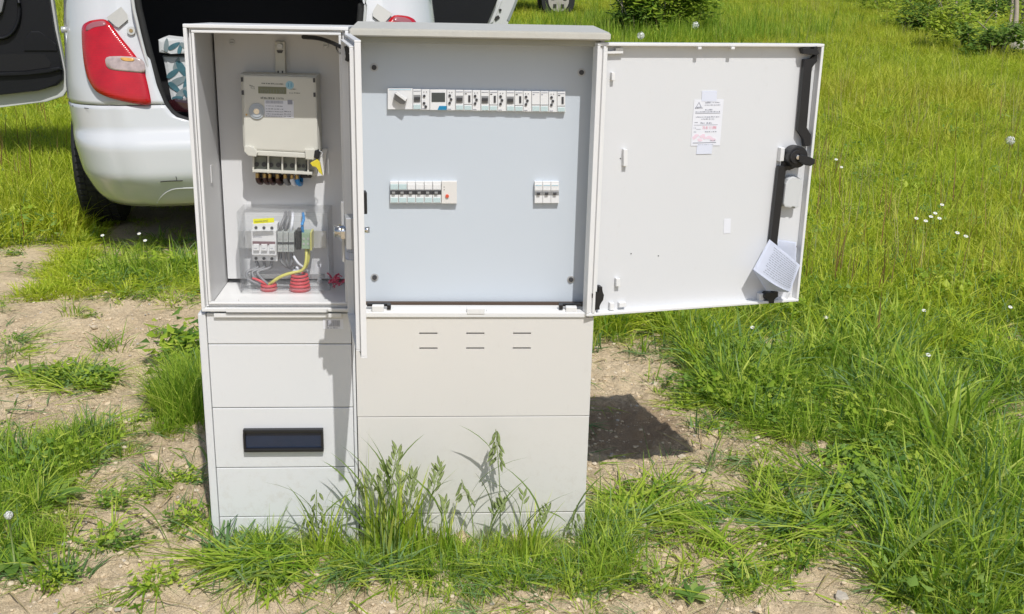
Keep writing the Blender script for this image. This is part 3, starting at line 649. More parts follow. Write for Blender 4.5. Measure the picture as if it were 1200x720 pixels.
# first panel with six vent slots
sl_ = []
for yy in (390.9, 408.3):
    for xx in (502, 557, 611.6): c = F.at(xx, yy, 0); sl_.append((c.x, c.z))
us = sorted({round(s[0], 3) for s in sl_}); ucol = [sum(s[0] for s in sl_ if abs(s[0]-k) < .02)/2 for k in (sl_[0][0], sl_[1][0], sl_[2][0])]
hw = .0195; hh = .0018; rows = [(sl_[0][1]+sl_[2][1])/2, (sl_[3][1]+sl_[5][1])/2]
bm = NB(); z1 = seams[0]-.0004; z0 = seams[1]+.0009
bands = [(z1, rows[0]+hh, 0), (rows[0]+hh, rows[0]-hh, 1), (rows[0]-hh, rows[1]+hh, 0), (rows[1]+hh, rows[1]-hh, 1), (rows[1]-hh, z0, 0)]
xb = [rL]+[q for c in ucol for q in (c-hw, c+hw)]+[rR]
zb = [z1, rows[0]+hh, rows[0]-hh, rows[1]+hh, rows[1]-hh, z0]
gf = [[bm.verts.new((x, 0, z)) for x in xb] for z in zb]; gb = [[bm.verts.new((x, .012, z)) for x in xb] for z in zb]
def solid(i, j): return 0 <= i < 5 and 0 <= j < len(xb)-1 and not (i in (1, 3) and j % 2 == 1)
for i in range(5):
    for j in range(len(xb)-1):
        if not solid(i, j): continue
        bm.faces.new((gf[i][j], gf[i][j+1], gf[i+1][j+1], gf[i+1][j])); bm.faces.new((gb[i][j+1], gb[i][j], gb[i+1][j], gb[i+1][j+1]))
        for (di, dj, a, b_) in ((-1, 0, (i, j), (i, j+1)), (1, 0, (i+1, j+1), (i+1, j)), (0, -1, (i+1, j), (i, j)), (0, 1, (i, j+1), (i+1, j+1))):
            if not solid(i+di, j+dj): bm.faces.new((gf[a[0]][a[1]], gb[a[0]][a[1]], gb[b_[0]][b_[1]], gf[b_[0]][b_[1]]))
bmesh.ops.recalc_face_normals(bm, faces=bm.faces)
obj('vented_panel', bm, M['cab_warm'], dc)
obj('panel_backing', box(NB(), rL+.001, rR-.001, .0125, .018, -.14, wB-.011), M['gap'], dc)
obj('base_body', box(NB(), rL+.0015, rR-.0015, .0185, D, -.14, wB-.011), M['cab_warm'], dc)

# ---- modules on the mounting plate
mvf = pv-.010
def mat_quad(name, px, py, px2, py2, v0, v1, mt, par, bev=.0006):
    return obj(name, pprism(NB(), prect(px, py, px2, py2), v0, v1, bev), mt, par)
def yoff(px): return (px-455)*.0175
seq = [('switch', 3), ('mcb', 1), ('led', 1), ('screen', 2), ('led', 1), ('mcb', 1), ('rcd', 1), ('led', 1), ('mcb', 1), ('rcd', 1), ('led', 1), ('mcb', 1), ('rcd', 1), ('led', 1), ('blank', 1), ('blank', 1), ('led', 1), ('rcd', 1)]
x = 454.0; mw_ = (662.8-454.0)/21
first_led = True
for kind, nmod in seq:
    x1 = x+mw_*nmod; y = 103.8+yoff((x+x1)/2); yb_ = 128.2+yoff((x+x1)/2)
    g_ = .22
    if kind == 'switch':
        t = mat_quad('rotary_switch', x+g_, y, x1-g_, yb_, mvf, pv, M['mod'], mp_); 
        obj('blue_line', pprism(NB(), prect(x+2, y+1.0, x1-2, y+1.6), mvf-.0006, mvf), M['lblue'], t)
        obj('knob', pprism(NB(), [(x+8.5, y+5.5), (x+12.5, y+4.5), (x+23, y+12), (x+20, y+18.5), (x+15, y+18), (x+6.5, y+12)], mvf-.010, mvf, .001), M['modgrey'], t)
        obj('knob_grip', pprism(NB(), [(x+8.8, y+6), (x+12, y+4.2), (x+22.8, y+11.8), (x+21, y+15)], mvf-.020, mvf-.0101, .001), M['mod'], t)
    elif kind == 'mcb':
        t = mat_quad('circuit_breaker', x+g_, y+.4, x1-g_, yb_, mvf, pv, M['mod'], mp_)
        mat_quad('toggle_recess', x+.9, y+7, x1-.9, y+15.5, mvf-.0008, mvf+.001, M['modgrey'], t, .0002)
        mat_quad('toggle', x+1.6, y+9.5, x1-1.6, y+13, mvf-.005, mvf-.0009, M['moddark'], t)
        mat_quad('label_holder', x+.9, y+18.5, x1-.9, yb_-.8, mvf-.0010, mvf+.001, M['modteal'], t, .0002)
        mat_quad('print_line', x+1, y+2.2, x1-1, y+2.8, mvf-.0006, mvf, M['ink'], t, 0)
    elif kind == 'led':
        t = mat_quad('fuse_module', x+g_, y+.4, x1-g_, yb_, mvf+.001, pv, M['mod'], mp_)
        pts = ((3.4, 8.2), (3.2, 16.6), (5.2, 20.6)) if first_led else ((3.4, 7.2), (5.0, 11.6), (3.3, 16.0)); first_led = False
        for (dx, dy) in pts:
            c = F.at(x+dx, y+dy, mvf); obj('dark_button', disc(NB(), (c.x, c.z), .0028, mvf-.0012, mvf+.001, 12), M['moddark'], t)
        for dx in (3, 6): c = F.at(x+dx, y+3.4, mvf); obj('print_dot', disc(NB(), (c.x, c.z), .0008, mvf-.0001, mvf+.001, 8), M['moddark'], t)
        mat_quad('print_line', x+1, yb_-1.8, x+5, yb_-1.2, mvf+.0002, mvf+.001, M['ink'], t, 0)
    elif kind == 'screen':
        t = mat_quad('timer_module', x+g_, y+.4, x1-g_, yb_, mvf, pv, M['mod'], mp_)
        mat_quad('screen', x+2, y+4, x1-2, y+14.8, mvf-.0008, mvf+.001, M['screen'], t, .0002)
        obj('blue_corner', pprism(NB(), [(x+11, yb_-4.8), (x1-.3, yb_-4.8), (x1-.3, yb_-.2), (x+9, yb_-.2)], mvf-.0008, mvf+.001), M['blue'], t)
    elif kind == 'rcd':
        t = mat_quad('switch_module', x+g_, y+.4, x1-g_, yb_, mvf, pv, M['mod'], mp_)
        mat_quad('slider', x+5.3, y+6.5, x+7.8, y+14.5, mvf-.0016, mvf+.001, M['moddark'], t, .0003)
        mat_quad('print_line', x+1, y+2.2, x1-1, y+2.8, mvf-.0006, mvf, M['ink'], t, 0); mat_quad('print_mark', x+1.2, y+4.2, x+3.6, y+5.2, mvf-.0006, mvf, M['moddark'], t, 0)
        mat_quad('seam', x+.4, y+16.8, x1-.4, y+17.5, mvf-.0004, mvf+.001, M['modgrey'], t, 0)
        mat_quad('label_holder', x+.9, y+18.9, x1-.9, yb_-.8, mvf-.0010, mvf+.001, M['modteal'], t, .0002)
    else:
        t = mat_quad('blank_module', x+g_, y+.4, x1-g_, yb_, mvf-.001, pv, M['mod'], mp_)
        mat_quad('print_mark', x+1.2, y+3.6, x+3.4, y+4.6, mvf-.0016, mvf, M['ink'], t, 0); mat_quad('print_line', x+1, y+1.6, x1-1, y+2.1, mvf-.0016, mvf, M['ink'], t, 0)
        mat_quad('seam', x+.4, y+15.8, x1-.4, y+16.5, mvf-.0016, mvf+.001, M['modgrey'], t, 0)
        mat_quad('label_holder', x+.9, y+18, x1-.9, yb_-.8, mvf-.0018, mvf+.001, M['lblue'] if False else M['modteal'], t, .0002)
    x = x1
# second row: six breakers + residual current module
x = 457.0; w6 = (517.0-457.0)/6
for i in range(6):
    t = mat_quad('circuit_breaker', x+.2, 213.2, x+w6-.2, 238.5, mvf, pv, M['mod'], mp_); t['label'] = 'narrow breaker in the lower left row'
    mat_quad('upper_face', x+.5, 216.2, x+w6-.5, 222.3, mvf-.0012, mvf, M['modteal'] if i in (0, 1) else M['mod'], t, .0003)
    mat_quad('toggle_recess', x+.2, 223.2, x+w6-.2, 228.2, mvf-.0007, mvf+.001, M['moddark'], t, .0002)
    mat_quad('toggle', x+2.2, 225.2, x+w6-4.0, 227.6, mvf-.0050, mvf-.0008, M['modgrey'], t)
    mat_quad('label_holder', x+.8, 232.0, x+w6-.8, 237.6, mvf-.0010, mvf+.001, M['modteal'], t, .0002)
    x += w6
t = mat_quad('residual_current_module', 517.4, 213.0, 535.4, 238.8, mvf-.001, pv, mat('module_warm_white', (.70, .68, .65), .4), mp_)
c = F.at(524.0, 229.8, mvf); obj('test_button', disc(NB(), (c.x, c.z), .0038, mvf-.004, mvf-.0008, 16, bev=.0008), M['redbtn'], t)
for yy in (219.3, 222.5): c = F.at(520.5, yy, mvf); obj('print_dot', disc(NB(), (c.x, c.z), .0010, mvf-.0014, mvf, 8), M['moddark'], t)
x = 626.4; w3 = (655.2-626.4)/3
for i in range(3):
    t = mat_quad('circuit_breaker', x+.15, 213.2, x+w3-.15, 238.3, mvf, pv, M['mod'], mp_)
    mat_quad('upper_face', x+.2, 216, x+w3-.2, 223.5, mvf-.0014, mvf, M['mod'], t, .0003)
    mat_quad('toggle_recess', x+.3, 224.6, x+w3-.3, 229, mvf-.0007, mvf+.001, M['modgrey'], t, .0002)
    mat_quad('toggle', x+3, 226.2, x+w3-3, 228.6, mvf-.0050, mvf-.0008, M['moddark'], t)
    mat_quad('print_line', x+1, 217.4, x+w3-1, 217.9, mvf-.0020, mvf, M['lblue'], t, 0)
    x += w3

# ---- right door
hv = -.014
dirw = F.I.to_3x3() @ ray(4823, 80); dirw.z = 0; dirw.normalize()
hp = F.at(694.5, 200, hv); hp.z = 0
# frame of the door: local x along the door, local y away from the viewer (inside face looks to the camera)
angd = atan2(dirw.y, dirw.x)
RD = Frame.__new__(Frame); RD.M = F.M @ Matrix.Translation((hp.x, hp.y, 0)) @ Matrix.Rotation(angd, 4, 'Z'); RD.I = RD.M.inverted()
toF = F.I @ RD.M
xe = RD.at(951.5, 200, 0).x
za, zb = [RD.at(693.5, 370.5, 0).z, RD.at(934.5, 354, 0).z], [RD.at(702, 50, 0).z, RD.at(966.5, 52, 0).z]
print('right door: angle', math.degrees(angd), 'width', xe, 'bottoms', za, 'tops', zb)
d0, d1 = sum(za)/2, sum(zb)/2
def robj(name, bm, mt, parent, **k):
    bmesh.ops.transform(bm, matrix=toF, verts=bm.verts); return obj(name, bm, mt, parent, **k)
def rpr(pts, f, b, bev=.001): return pprism(NB(), pts, f, b, bev, fr=RD)
dr = robj('door', box(NB(), .012, xe-.004, .018, .023, d0+.004, d1-.004), M['doorin'], dc)
b3 = NB(); ring(b3, 0.0, xe, d0, d1, .0062, 0, .026, .0015); robj('door_rim', b3, M['cab_trim'], dr)
b3 = NB(); box(b3, .0065, .0105, .004, .0175, d0+.007, d1-.007, .001); box(b3, .0125, .0185, -.001, .0175, d0+.0068, d1-.0068, .0015); robj('hinge_rail', b3, M['cab_trim'], dr)
b3 = rpr([(694.5, 345), (697, 342), (702, 343), (702.5, 336.5), (706, 336.5), (706, 343), (708, 346), (707, 352), (703, 357), (702, 360), (703, 363), (695, 364)], .0, .0175); robj('hinge_bracket', b3, M['black'], dr)
# white clips
for p in ([(709.5, 60.5), (722, 60), (722, 56.5), (730.5, 56.5), (730.5, 63), (719.5, 63), (709.5, 63.5)], [(717.2, 85.5), (720.8, 85.5), (720.8, 94.5), (717.2, 94.5)], [(731, 175.5), (735.5, 175.5), (735.5, 195), (731, 195)], [(722.3, 327), (727, 327), (727, 336), (722.3, 336)], [(715, 355.5), (720, 355.5), (720, 364), (715, 364)], [(726, 355.5), (734, 354.5), (734, 360), (726, 360.5)]):
    robj('clip', rpr(p, .008, .0176, .0008), M['cab_trim'], dr)
for p in ((710, 92.5), (707, 150.5), (705, 200), (697, 373-113), (696.5, 313), (727, 186), (739.5, 297.5), (771.5, 300)):
    c = RD.at(*p, .0178); robj('pin_hole', disc(NB(), (c.x, c.z), .0014, .0172, .0179, 8), M['moddark'], dr)
for px in (820, 859): c = RD.at(px, 54, 0); robj('rim_notch', box(NB(), c.x-.004, c.x+.004, -.002, .006, c.z-.007, c.z-.002, .001), M['cab_trim'], dr)
# locking rods
lk = robj('lock_knob', (lambda b: disc(b, (lambda c: (c.x, c.z))(RD.at(935.5, 184.5, -.012)), .0235, -.012, .014, 28, bev=.002))(NB()), M['black'], dr)
c = RD.at(935, 184.5, -.02); b3 = NB(); disc(b3, (c.x, c.z), .015, -.018, -.0122, 24, bev=.001); robj('knob_hub', b3, M['black'], lk)
robj('knob_screw', disc(NB(), (c.x, c.z), .0052, -.023, -.0181, 14, bev=.001), M['chrome'], lk)
robj('knob_lever', rpr([(938, 181), (950, 184.5), (955.5, 187), (955, 192), (950, 195), (944, 194), (937, 190)], -.026, -.0185, .002), M['black'], lk)
robj('locking_rod', rpr([(943, 70), (952, 69), (957.5, 63), (958, 72), (951, 79.5), (945, 150), (950.5, 158), (949.5, 171), (943, 172), (942, 163), (935.5, 153)], .003, .014), M['black'], dr)
robj('locking_rod', rpr([(913, 195.5), (925, 194), (925, 199), (920.5, 200), (909, 300), (905.5, 330), (897.5, 330), (901, 300)], .003, .014), M['black'], dr)
robj('rod_guide', rpr([(923, 178), (928, 176.5), (932, 197), (925, 200), (918, 196), (919, 190)], .006, .0175), M['black'], dr)
robj('latch', rpr([(940.5, 57), (947, 56), (954, 58), (954.5, 55), (958, 54.5), (958.5, 61), (960.5, 63), (958, 65), (942, 63.5)], -.003, .012), M['black'], dr)
robj('latch', rpr([(896, 346), (899, 343), (907, 344), (909, 341), (912, 342), (912, 348), (907, 351), (907, 356), (902, 356), (901, 352), (896, 350)], -.003, .012), M['black'], dr)
robj('guide_block', rpr([(890.5, 345), (895, 344.5), (895, 352.5), (890, 353)], .004, .0176), M['cab_trim'], dr)
robj('guide_block', rpr([(915.5, 174), (920, 173.5), (918.5, 189), (914, 189.5)], .004, .0176), M['cab_trim'], dr)
robj('guide_block', rpr([(922, 352), (927, 344), (930, 351), (930, 354.5)], .004, .0176), M['cab_trim'], dr)
cap = robj('lock_cover', rpr([(921, 216), (924, 210), (929, 207), (935, 207), (939.5, 211), (940, 216), (936, 243), (932, 245), (931.5, 240.5), (927.5, 240.5), (927, 244), (920, 243), (918.5, 239)], -.002, .0176, .003), mat('lock_cover_grey', (.58, .59, .59), .45), dr)
# strip between rods (small dark notch under the papers)
robj('notch', rpr([(923, 287), (934, 288.5), (931, 295.5), (920, 291)], .0168, .0178, 0), M['moddark'], dr)
robj('sticker', rpr([(848.5, 257), (856.5, 256.5), (856, 273.5), (848, 274)], .0172, .0178, 0), M['paper'], dr)
# inspection document fixed with tape
doc = robj('inspection_document', rpr([(813.6, 117.3), (848.2, 116.8), (843.6, 170.8), (809.5, 171.2)], .0170, .0177, 0), M['paper'], dr)
robj('tape_piece', rpr([(822.8, 107), (840.3, 106.8), (839.8, 119), (822.3, 119)], .0166, .0178, 0), M['tape'], doc)
robj('tape_piece', rpr([(817.3, 169), (835.3, 169), (834, 180.5), (816, 181)], .0166, .0178, 0), M['tape'], doc)
def dline(bm, px0, px1, py, h, seed, solid_=False):
    a, b_ = RD.at(px0, py, .0165), RD.at(px1, py-.1, .0165)
    if solid_: box(bm, a.x, b_.x, .0165, .0169, a.z, a.z+h)
    else: scribble(bm, a.x, b_.x, .0165, a.z, h, 0, seed, .85, .001, .004)
b3 = NB(); dline(b3, 826.5, 833, 121.2, .0035, 2); dline(b3, 834, 843, 120.8, .0018, 3); dline(b3, 826, 844, 123.8, .0018, 4); dline(b3, 826.5, 835, 129.5, .0025, 5)
dline(b3, 815, 844, 131.9, .0022, 6); dline(b3, 815, 844, 133.4, .0009, 7, True); dline(b3, 815.5, 843.5, 138, .0026, 8); dline(b3, 822, 837, 140.3, .0024, 9)
dline(b3, 814, 818, 144.2, .0018, 10); dline(b3, 821, 825.5, 145.2, .0035, 11); dline(b3, 828, 834, 145.2, .0035, 12); dline(b3, 813.5, 841, 147, .0006, 13, True); dline(b3, 813, 816, 150.7, .0018, 14); dline(b3, 816, 821, 151.8, .0006, 15, True)
dline(b3, 813, 816, 155.3, .0020, 16); dline(b3, 826, 840, 155.2, .0020, 17); dline(b3, 832, 839, 165.4, .0020, 18); dline(b3, 812, 839, 168.2, .0014, 19, True); dline(b3, 818, 836, 170.3, .0012, 20)
a = RD.at(819, 123.8, .0165); A_ = (a.x, a.z)
for i in range(3):
    t1_, t2_ = pi/2+2*pi*i/3, pi/2+2*pi*(i+1)/3
    prism(b3, [(A_[0]+.0075*cos(t1_), A_[1]+.0075*sin(t1_)), (A_[0]+.0075*cos(t2_), A_[1]+.0075*sin(t2_)), (A_[0]+.0055*cos(t2_), A_[1]+.0055*sin(t2_)), (A_[0]+.0055*cos(t1_), A_[1]+.0055*sin(t1_))], .0165, .0169)
dline(b3, 814.5, 823.5, 127.6, .003, 33)
robj('document_print', b3, M['ink'], doc)
b3 = NB(); rr = random.Random(12)
for i in range(16):
    px, py = 822+rr.gauss(0, 5.5), 160.5+rr.gauss(0, 2.2); c = RD.at(px, py, .0166); k = rr.uniform(.003, .007); disc(b3, (c.x, c.z), k, .01655+.00001*i, .0169, 8, squash=.5)
robj('pink_stamp', b3, mat('stamp_pink', (.76, .60, .68), .7), doc)
b3 = NB(); c = RD.at(823, 151.6, .0164); text(b3, '70 81 11 898', c.x, .0164, c.z, .0085, xscale=.72); robj('stamped_number', b3, M['inkred'], doc)
# folded leaflet tucked behind the rod
a, b_, c_, d_ = RD.at(901.5, 280.5, -.004), RD.at(937.5, 311, -.030), RD.at(882.5, 316, -.022), RD.at(926, 342, -.034)
b3 = sheet('x', a, b_, c_, d_, lambda s, t: Vector((0, -.012*sin(pi*s)*(0.4+t), -.006*sin(pi*s)*t)), None)
bmesh.ops.transform(b3, matrix=toF, verts=b3.verts)
lf = single('folded_leaflet', b3, M['paper2'], 'folded printed instruction leaflet tucked behind the lower black rod of the wide open door', 'leaflet', F.M, tuple(toF @ d_), smooth=True)
def on(s, t, off=-.0012):
    p = (a*(1-s)+b_*s)*(1-t)+(c_*(1-s)+d_*s)*t+Vector((0, -.012*sin(pi*s)*(0.4+t), -.006*sin(pi*s)*t)); p.y += off; return p
b3 = NB(); rr = random.Random(8)
for k in range(13):
    t = .10+k*.063; s = .16+rr.uniform(0, .05)
    while s < .90:
        l = rr.uniform(.03, .09); q = [on(s, t), on(min(.93, s+l), t), on(min(.93, s+l), t+.014), on(s, t+.014)]; b3.faces.new([b3.verts.new(p) for p in q]); s += l+.015
bmesh.ops.transform(b3, matrix=toF, verts=b3.verts); obj('print_lines', b3, M['ink'], lf)
b3 = sheet('x', c_+Vector((0, .003, 0)), d_+Vector((0, .003, 0)), RD.at(898, 341, -.008), RD.at(923, 343, -.010), lambda s, t: Vector((0, .004*sin(pi*s), 0)), None)
bmesh.ops.transform(b3, matrix=toF, verts=b3.verts); obj('back_fold', b3, M['paper2'], lf, smooth=True)
b3 = sheet('x', RD.at(912, 281, .012), RD.at(933, 284, .012), RD.at(910, 318, .002), RD.at(933, 312, .0), lambda s, t: Vector((0, 0, 0)), None)
bmesh.ops.transform(b3, matrix=toF, verts=b3.verts); obj('rear_page', b3, M['paper2'], lf, smooth=True)

# ================================================================== white hatchback, tailgate and rear doors open
KY, KR = radians(12), radians(1.6)
Kor = Vector((-1.085, 4.62, 0.05))
K = Frame(Kor, (Matrix.Rotation(KY, 3, 'Z') @ Matrix.Rotation(-KR, 3, 'Y')))
def kz(px, py, y=0): return K.at(px, py, y).z
Z123, Z164, Z213, Z241 = kz(140, 123, .03), kz(190, 163, 0), kz(190, 213, 0), kz(190, 241, .05)
ZTOP = 1.16
def lerp_tab(tab, z):
    if z <= tab[0][0]: return tab[0][1]
    for (a, b), (c, d) in zip(tab, tab[1:]):
        if z <= c: t = (z-a)/(c-a); return b+(d-b)*t
    return tab[-1][1]
def smooth_tab(tab, z, s=.02): return sum(lerp_tab(tab, z+s*k) for k in (-2, -1, 0, 1, 2))/5
Wt = sorted([(kz(x, y, .42), abs(K.at(x, y, .42).x)) for x, y in ((66, -60), (70, 0), (73, 40), (78, 100), (86, 140), (93, 165), (101, 190), (112, 215), (127, 236), (140, 246))])
Rt = [(Z241-.03, .14), (Z241+.01, .07), (Z213-.01, .005), (Z213+.02, -.012), (Z164-.03, -.01), (Z164, .01), (Z164+.02, .045), (Z123, .06), (Z123+.3, .13), (ZTOP+.1, .24), (1.6, .42)]
def kW(z): return smooth_tab(Wt, z, .008)
def kR(z): return smooth_tab(Rt, z, .006)
RC, RD2 = .26, .34                    # corner radii across and along
def ksurf(x, z, off=0.0):
    wd = kW(z); t = (abs(x)-(wd-RC))/RC
    y = kR(z)+.03*(x/.8)**2
    if t > 0: t = min(t, .999); y += RD2*(1-sqrt(1-t*t))
    return y-off
def on_car(px, py, off=0.0):
    y = .05
    for _ in range(40):
        p = K.at(px, py, y); y = .6*y+.4*ksurf(p.x, p.z, off)
    p = K.at(px, py, y); return p
car = thing('parked_car', 'white hatchback parked behind the cabinets with tailgate and rear doors open', 'car', K.M, (0, 0, 0))
# aperture half-width by height
At = sorted([(K.at(x, y, .10).z, abs(K.at(x, y, .10).x)) for x, y in ((150, -60), (158, 0), (170, 50), (184, 100), (194, 122), (203, 133), (214, 140))])
ZS = At[0][0]-.012
At = [(ZS, 0.0), (ZS+.006, At[0][1]-.08)]+At
def open_x(z): return 0.0 if z < ZS else lerp_tab(At, z)
def body_rows(z0, z1, n, side, ymax=3.6, off=0):
    zs = [z0+(z1-z0)*i/n for i in range(n+1)]
    rows = []
    for z in zs:
        wd = kW(z); xo = open_x(z); r = []
        for i in range(9): x = xo+(wd-RC-xo)*i/8; r.append((x, ksurf(x, z), z))
        for i in range(1, 13):
            a = (pi/2)*i/12; r.append((wd-RC+RC*sin(a), kR(z)+.03*(wd/.8)**2*(1)+RD2*(1-cos(a)), z))
        y0 = r[-1][1]
        for i in range(1, 25): r.append((wd, y0+(ymax-y0)*i/24, z))
        rows.append([(side*p[0], p[1], p[2]) for p in r])
    return rows
WY, WZ, WR = .88, .30, .305
def surf_mesh(rows, arch=True, flip=False):
    bm = NB(); g = [[bm.verts.new(p) for p in r] for r in rows]
    for j in range(len(g)-1):
        for i in range(len(g[0])-1):
            q = (g[j][i], g[j][i+1], g[j+1][i+1], g[j+1][i])
            c = sum((v.co for v in q), Vector())/4
            if arch and i > 18 and (((c.y-WY)**2+(c.z-WZ)**2) < (WR+.02)**2 or (c.z < Z241+.02 and c.y > WY)): continue
            if (q[0].co-q[1].co).length < 1e-5 and (q[2].co-q[3].co).length < 1e-5: continue
            f = bm.faces.new(q if not flip else q[::-1]); f.smooth = True
    return bm
bmb = NB(); bmu = [NB(), NB()]
def join(dst, src):
    t = bpy.data.meshes.new('t'); src.to_mesh(t); src.free(); dst.from_mesh(t); bpy.data.meshes.remove(t)
for side in (-1, 1):
    join(bmb, surf_mesh(body_rows(Z241-.02, Z123-.01, 26, side), flip=side < 0)); join(bmu[side > 0], surf_mesh(body_rows(Z123-.006, ZTOP, 30, side, .95), flip=side < 0))
for b in (bmb, *bmu):
    bmesh.ops.remove_doubles(b, verts=b.verts, dist=.0004)
bmp = obj('bumper', bmb, M['carpaint'], car); bmp.modifiers.new('s', 'SOLIDIFY').thickness = .012
for b in bmu: bod = obj('rear_quarter', b, M['carpaint'], car); bod.modifiers.new('s', 'SOLIDIFY').thickness = .012
# upper pillars, roof, sides forward of the door opening
bm = NB()
for s in (-1, 1):
    prism(bm, [(s*(kW(ZTOP)), ZTOP-.004), (s*(kW(ZTOP)-.12), ZTOP-.004), (s*.56, 1.47), (s*.62, 1.50)], kR(ZTOP)+.10, kR(ZTOP)+.24)
obj('rear_pillar', bm, M['carpaint'], car)['kind'] = 'stuff'
obj('roof', box(NB(), -.62, .62, .42, 2.6, 1.47, 1.51, .02), M['carpaint'], car)
for s in (-1, 1):
    obj('front_side', box(NB(), s*.80-.03, s*.80+.03, 1.95, 3.7, .28, .98, .03), M['carpaint'], car)
    obj('side_sill', box(NB(), s*.78-.04, s*.78+.04, 1.1, 1.949, .20, .34, .015), M['carpaint'], car)
    obj('centre_pillar', box(NB(), s*.74-.03, s*.74+.03, 1.86, 1.949, .34, 1.465, .01), M['carpaint2'], car)
    obj('side_window', box(NB(), s*.70-.004, s*.70+.004, 1.98, 2.9, .985, 1.44), M['window'], car)
obj('bonnet', box(NB(), -.76, .76, 2.95, 3.75, .60, .95, .08), M['carpaint'], car)
obj('windscreen', box(NB(), -.62, .62, 2.6, 2.62, .96, 1.46), M['window'], car)
# boot lining and seats (dark inside)
bm = NB(); box(bm, -.66, .66, .16, 1.7, ZS-.06, ZS-.03); box(bm, -.66, -.64, .36, 1.0, ZS-.029, 1.46); box(bm, .64, .66, .36, 1.0, ZS-.029, 1.46); box(bm, -.64, .64, 1.0, 1.06, ZS-.029, 1.46)
obj('boot_lining', bm, M['lining'], car)
obj('underbody', box(NB(), -.56, .56, .30, 3.6, .24, .34), M['carblack'], car)
# rear door opening inside faces
# seal round the aperture
def px_on(pxs, y=.10): return [K.at(x, yy, y) for x, yy in pxs]
seal = [(156, -60), (161, 0), (166, 25), (172, 50), (180, 80), (188, 108), (195, 124), (204, 134.5), (216, 140.5), (232, 142.5), (300, 142)]
for s in (-1, 1):
    pts = [Vector((s*-p.x if s > 0 else p.x, p.y, p.z)) for p in px_on(seal, .125)]
    obj('boot_seal', tube(NB(), smoothpath(pts, 4), .0155, 8), M['rubber'], car)
    pts = [Vector((-s*(p.x) if s > 0 else p.x, p.y, p.z)) for p in px_on([(x-5.5, y+1.5) for x, y in seal], .11)]
    obj('aperture_flange', tube(NB(), smoothpath(pts, 4), .007, 8), M['carpaint2'], car)
# tail lights, domed lenses that follow the corner
def lens(outline, height, mt, name, parent, rings=7, off=.002, mirror=False, split=None):
    c = Vector((sum(p[0] for p in outline)/len(outline), sum(p[1] for p in outline)/len(outline)))
    dense = []
    for i in range(len(outline)):
        a = outline[i]; b_ = outline[(i+1) % len(outline)]
        for k in range(4): dense.append((a[0]+(b_[0]-a[0])*k/4, a[1]+(b_[1]-a[1])*k/4))
    # round the outline
    for _ in range(2): dense = [((dense[i-1][0]+2*dense[i][0]+dense[(i+1) % len(dense)][0])/4, (dense[i-1][1]+2*dense[i][1]+dense[(i+1) % len(dense)][1])/4) for i in range(len(dense))]
    bm = NB(); rs = []
    for j in range(rings+1):
        t = j/rings; sc_ = 1-t; hgt = off+height*min(1, (1-(1-min(1, t*3))**2)) if j else off-.012
        if j: sc_ = 1-(j-1)/rings*1.0
        rs.append([bm.verts.new((lambda p: (p.x*(-1 if mirror else 1), p.y, p.z))(on_car(c.x+(x-c.x)*sc_, c.y+(y-c.y)*sc_, hgt))) for x, y in dense])
    n_ = len(dense)
    for j in range(rings):
        for i in range(n_):
            f = bm.faces.new((rs[j][i], rs[j][(i+1) % n_], rs[j+1][(i+1) % n_], rs[j+1][i])); f.smooth = True
    bm.faces.new(rs[-1]); bmesh.ops.recalc_face_normals(bm, faces=bm.faces)
    return obj(name, bm, mt, parent)
LO = [(95, 34), (98, 28), (106, 24), (122, 22), (129, 27), (140, 42), (155, 60), (168, 78), (173, 98), (178.5, 124), (165, 123), (148, 120), (128, 115), (112, 108), (102, 92), (97, 68)]
RL_ = [(122, 66), (148, 66), (164, 68), (170, 74), (171, 86), (150, 84), (125, 81.5)]
for mir in (False, True):
    tl = lens(LO, .020, M['redlens'], 'tail_light', car, mirror=mir)
    lens(RL_, .0012, M['clearlens'], 'reversing_lens', tl, rings=4, off=.0232, mirror=mir)
    lens([(140, 67), (158, 68.5), (157, 72.5), (143, 71.5)], .0010, M['amber'], 'indicator_bulb', tl, rings=3, off=.0248, mirror=mir)
    lens([(101, 30), (108, 26), (122, 24), (126, 30), (110, 32), (100, 38)], .0012, mat('lens_top_dull' if not mir else 'lens_top_dull_right', (.34, .12, .14), .25), 'dull_top', tl, rings=3, off=.0208, mirror=mir)
    # grey bracket and bolt above the light
    def cp(pxs, off, th, name, mt, par=car):
        bm = NB(); A = []; B = []
        for x, y in pxs:
            p = on_car(x, y, off); q = on_car(x, y, off+th)
            if mir: p.x *= -1; q.x *= -1
            A.append(bm.verts.new(q)); B.append(bm.verts.new(p))
        k = len(A); bm.faces.new(A); bm.faces.new(B[::-1])
        for i in range(k): bm.faces.new((A[i], B[i], B[(i+1) % k], A[(i+1) % k]))
        bmesh.ops.recalc_face_normals(bm, faces=bm.faces); return obj(name, bm, mt, par)
    cp([(124.5, 21), (142, 8), (149, 17), (150, 23), (139, 32.5), (135.5, 31)], .003, .012, 'lamp_bracket', mat('lamp_bracket_grey' if not mir else 'lamp_bracket_grey_right', (.42, .41, .38), .4))
    bo = on_car(154, 36, .004)
    if mir: bo.x *= -1
    k = obj('rubber_plug', tube(NB(), [(bo.x, bo.y, bo.z), (bo.x, bo.y-.012, bo.z)], .017, 16), M['carpaint2'], car)
    obj('plug_hole', tube(NB(), [(bo.x, bo.y-.0115, bo.z), (bo.x, bo.y-.0135, bo.z)], .008, 12), mat('hole_ochre' if not mir else 'hole_ochre_right', (.35, .25, .12), .6), k)
    if not mir:
        cp([(84, 124.5), (104, 128), (104, 127.2), (84, 123.7)], .0015, .0008, 'panel_gap', M['gap'])
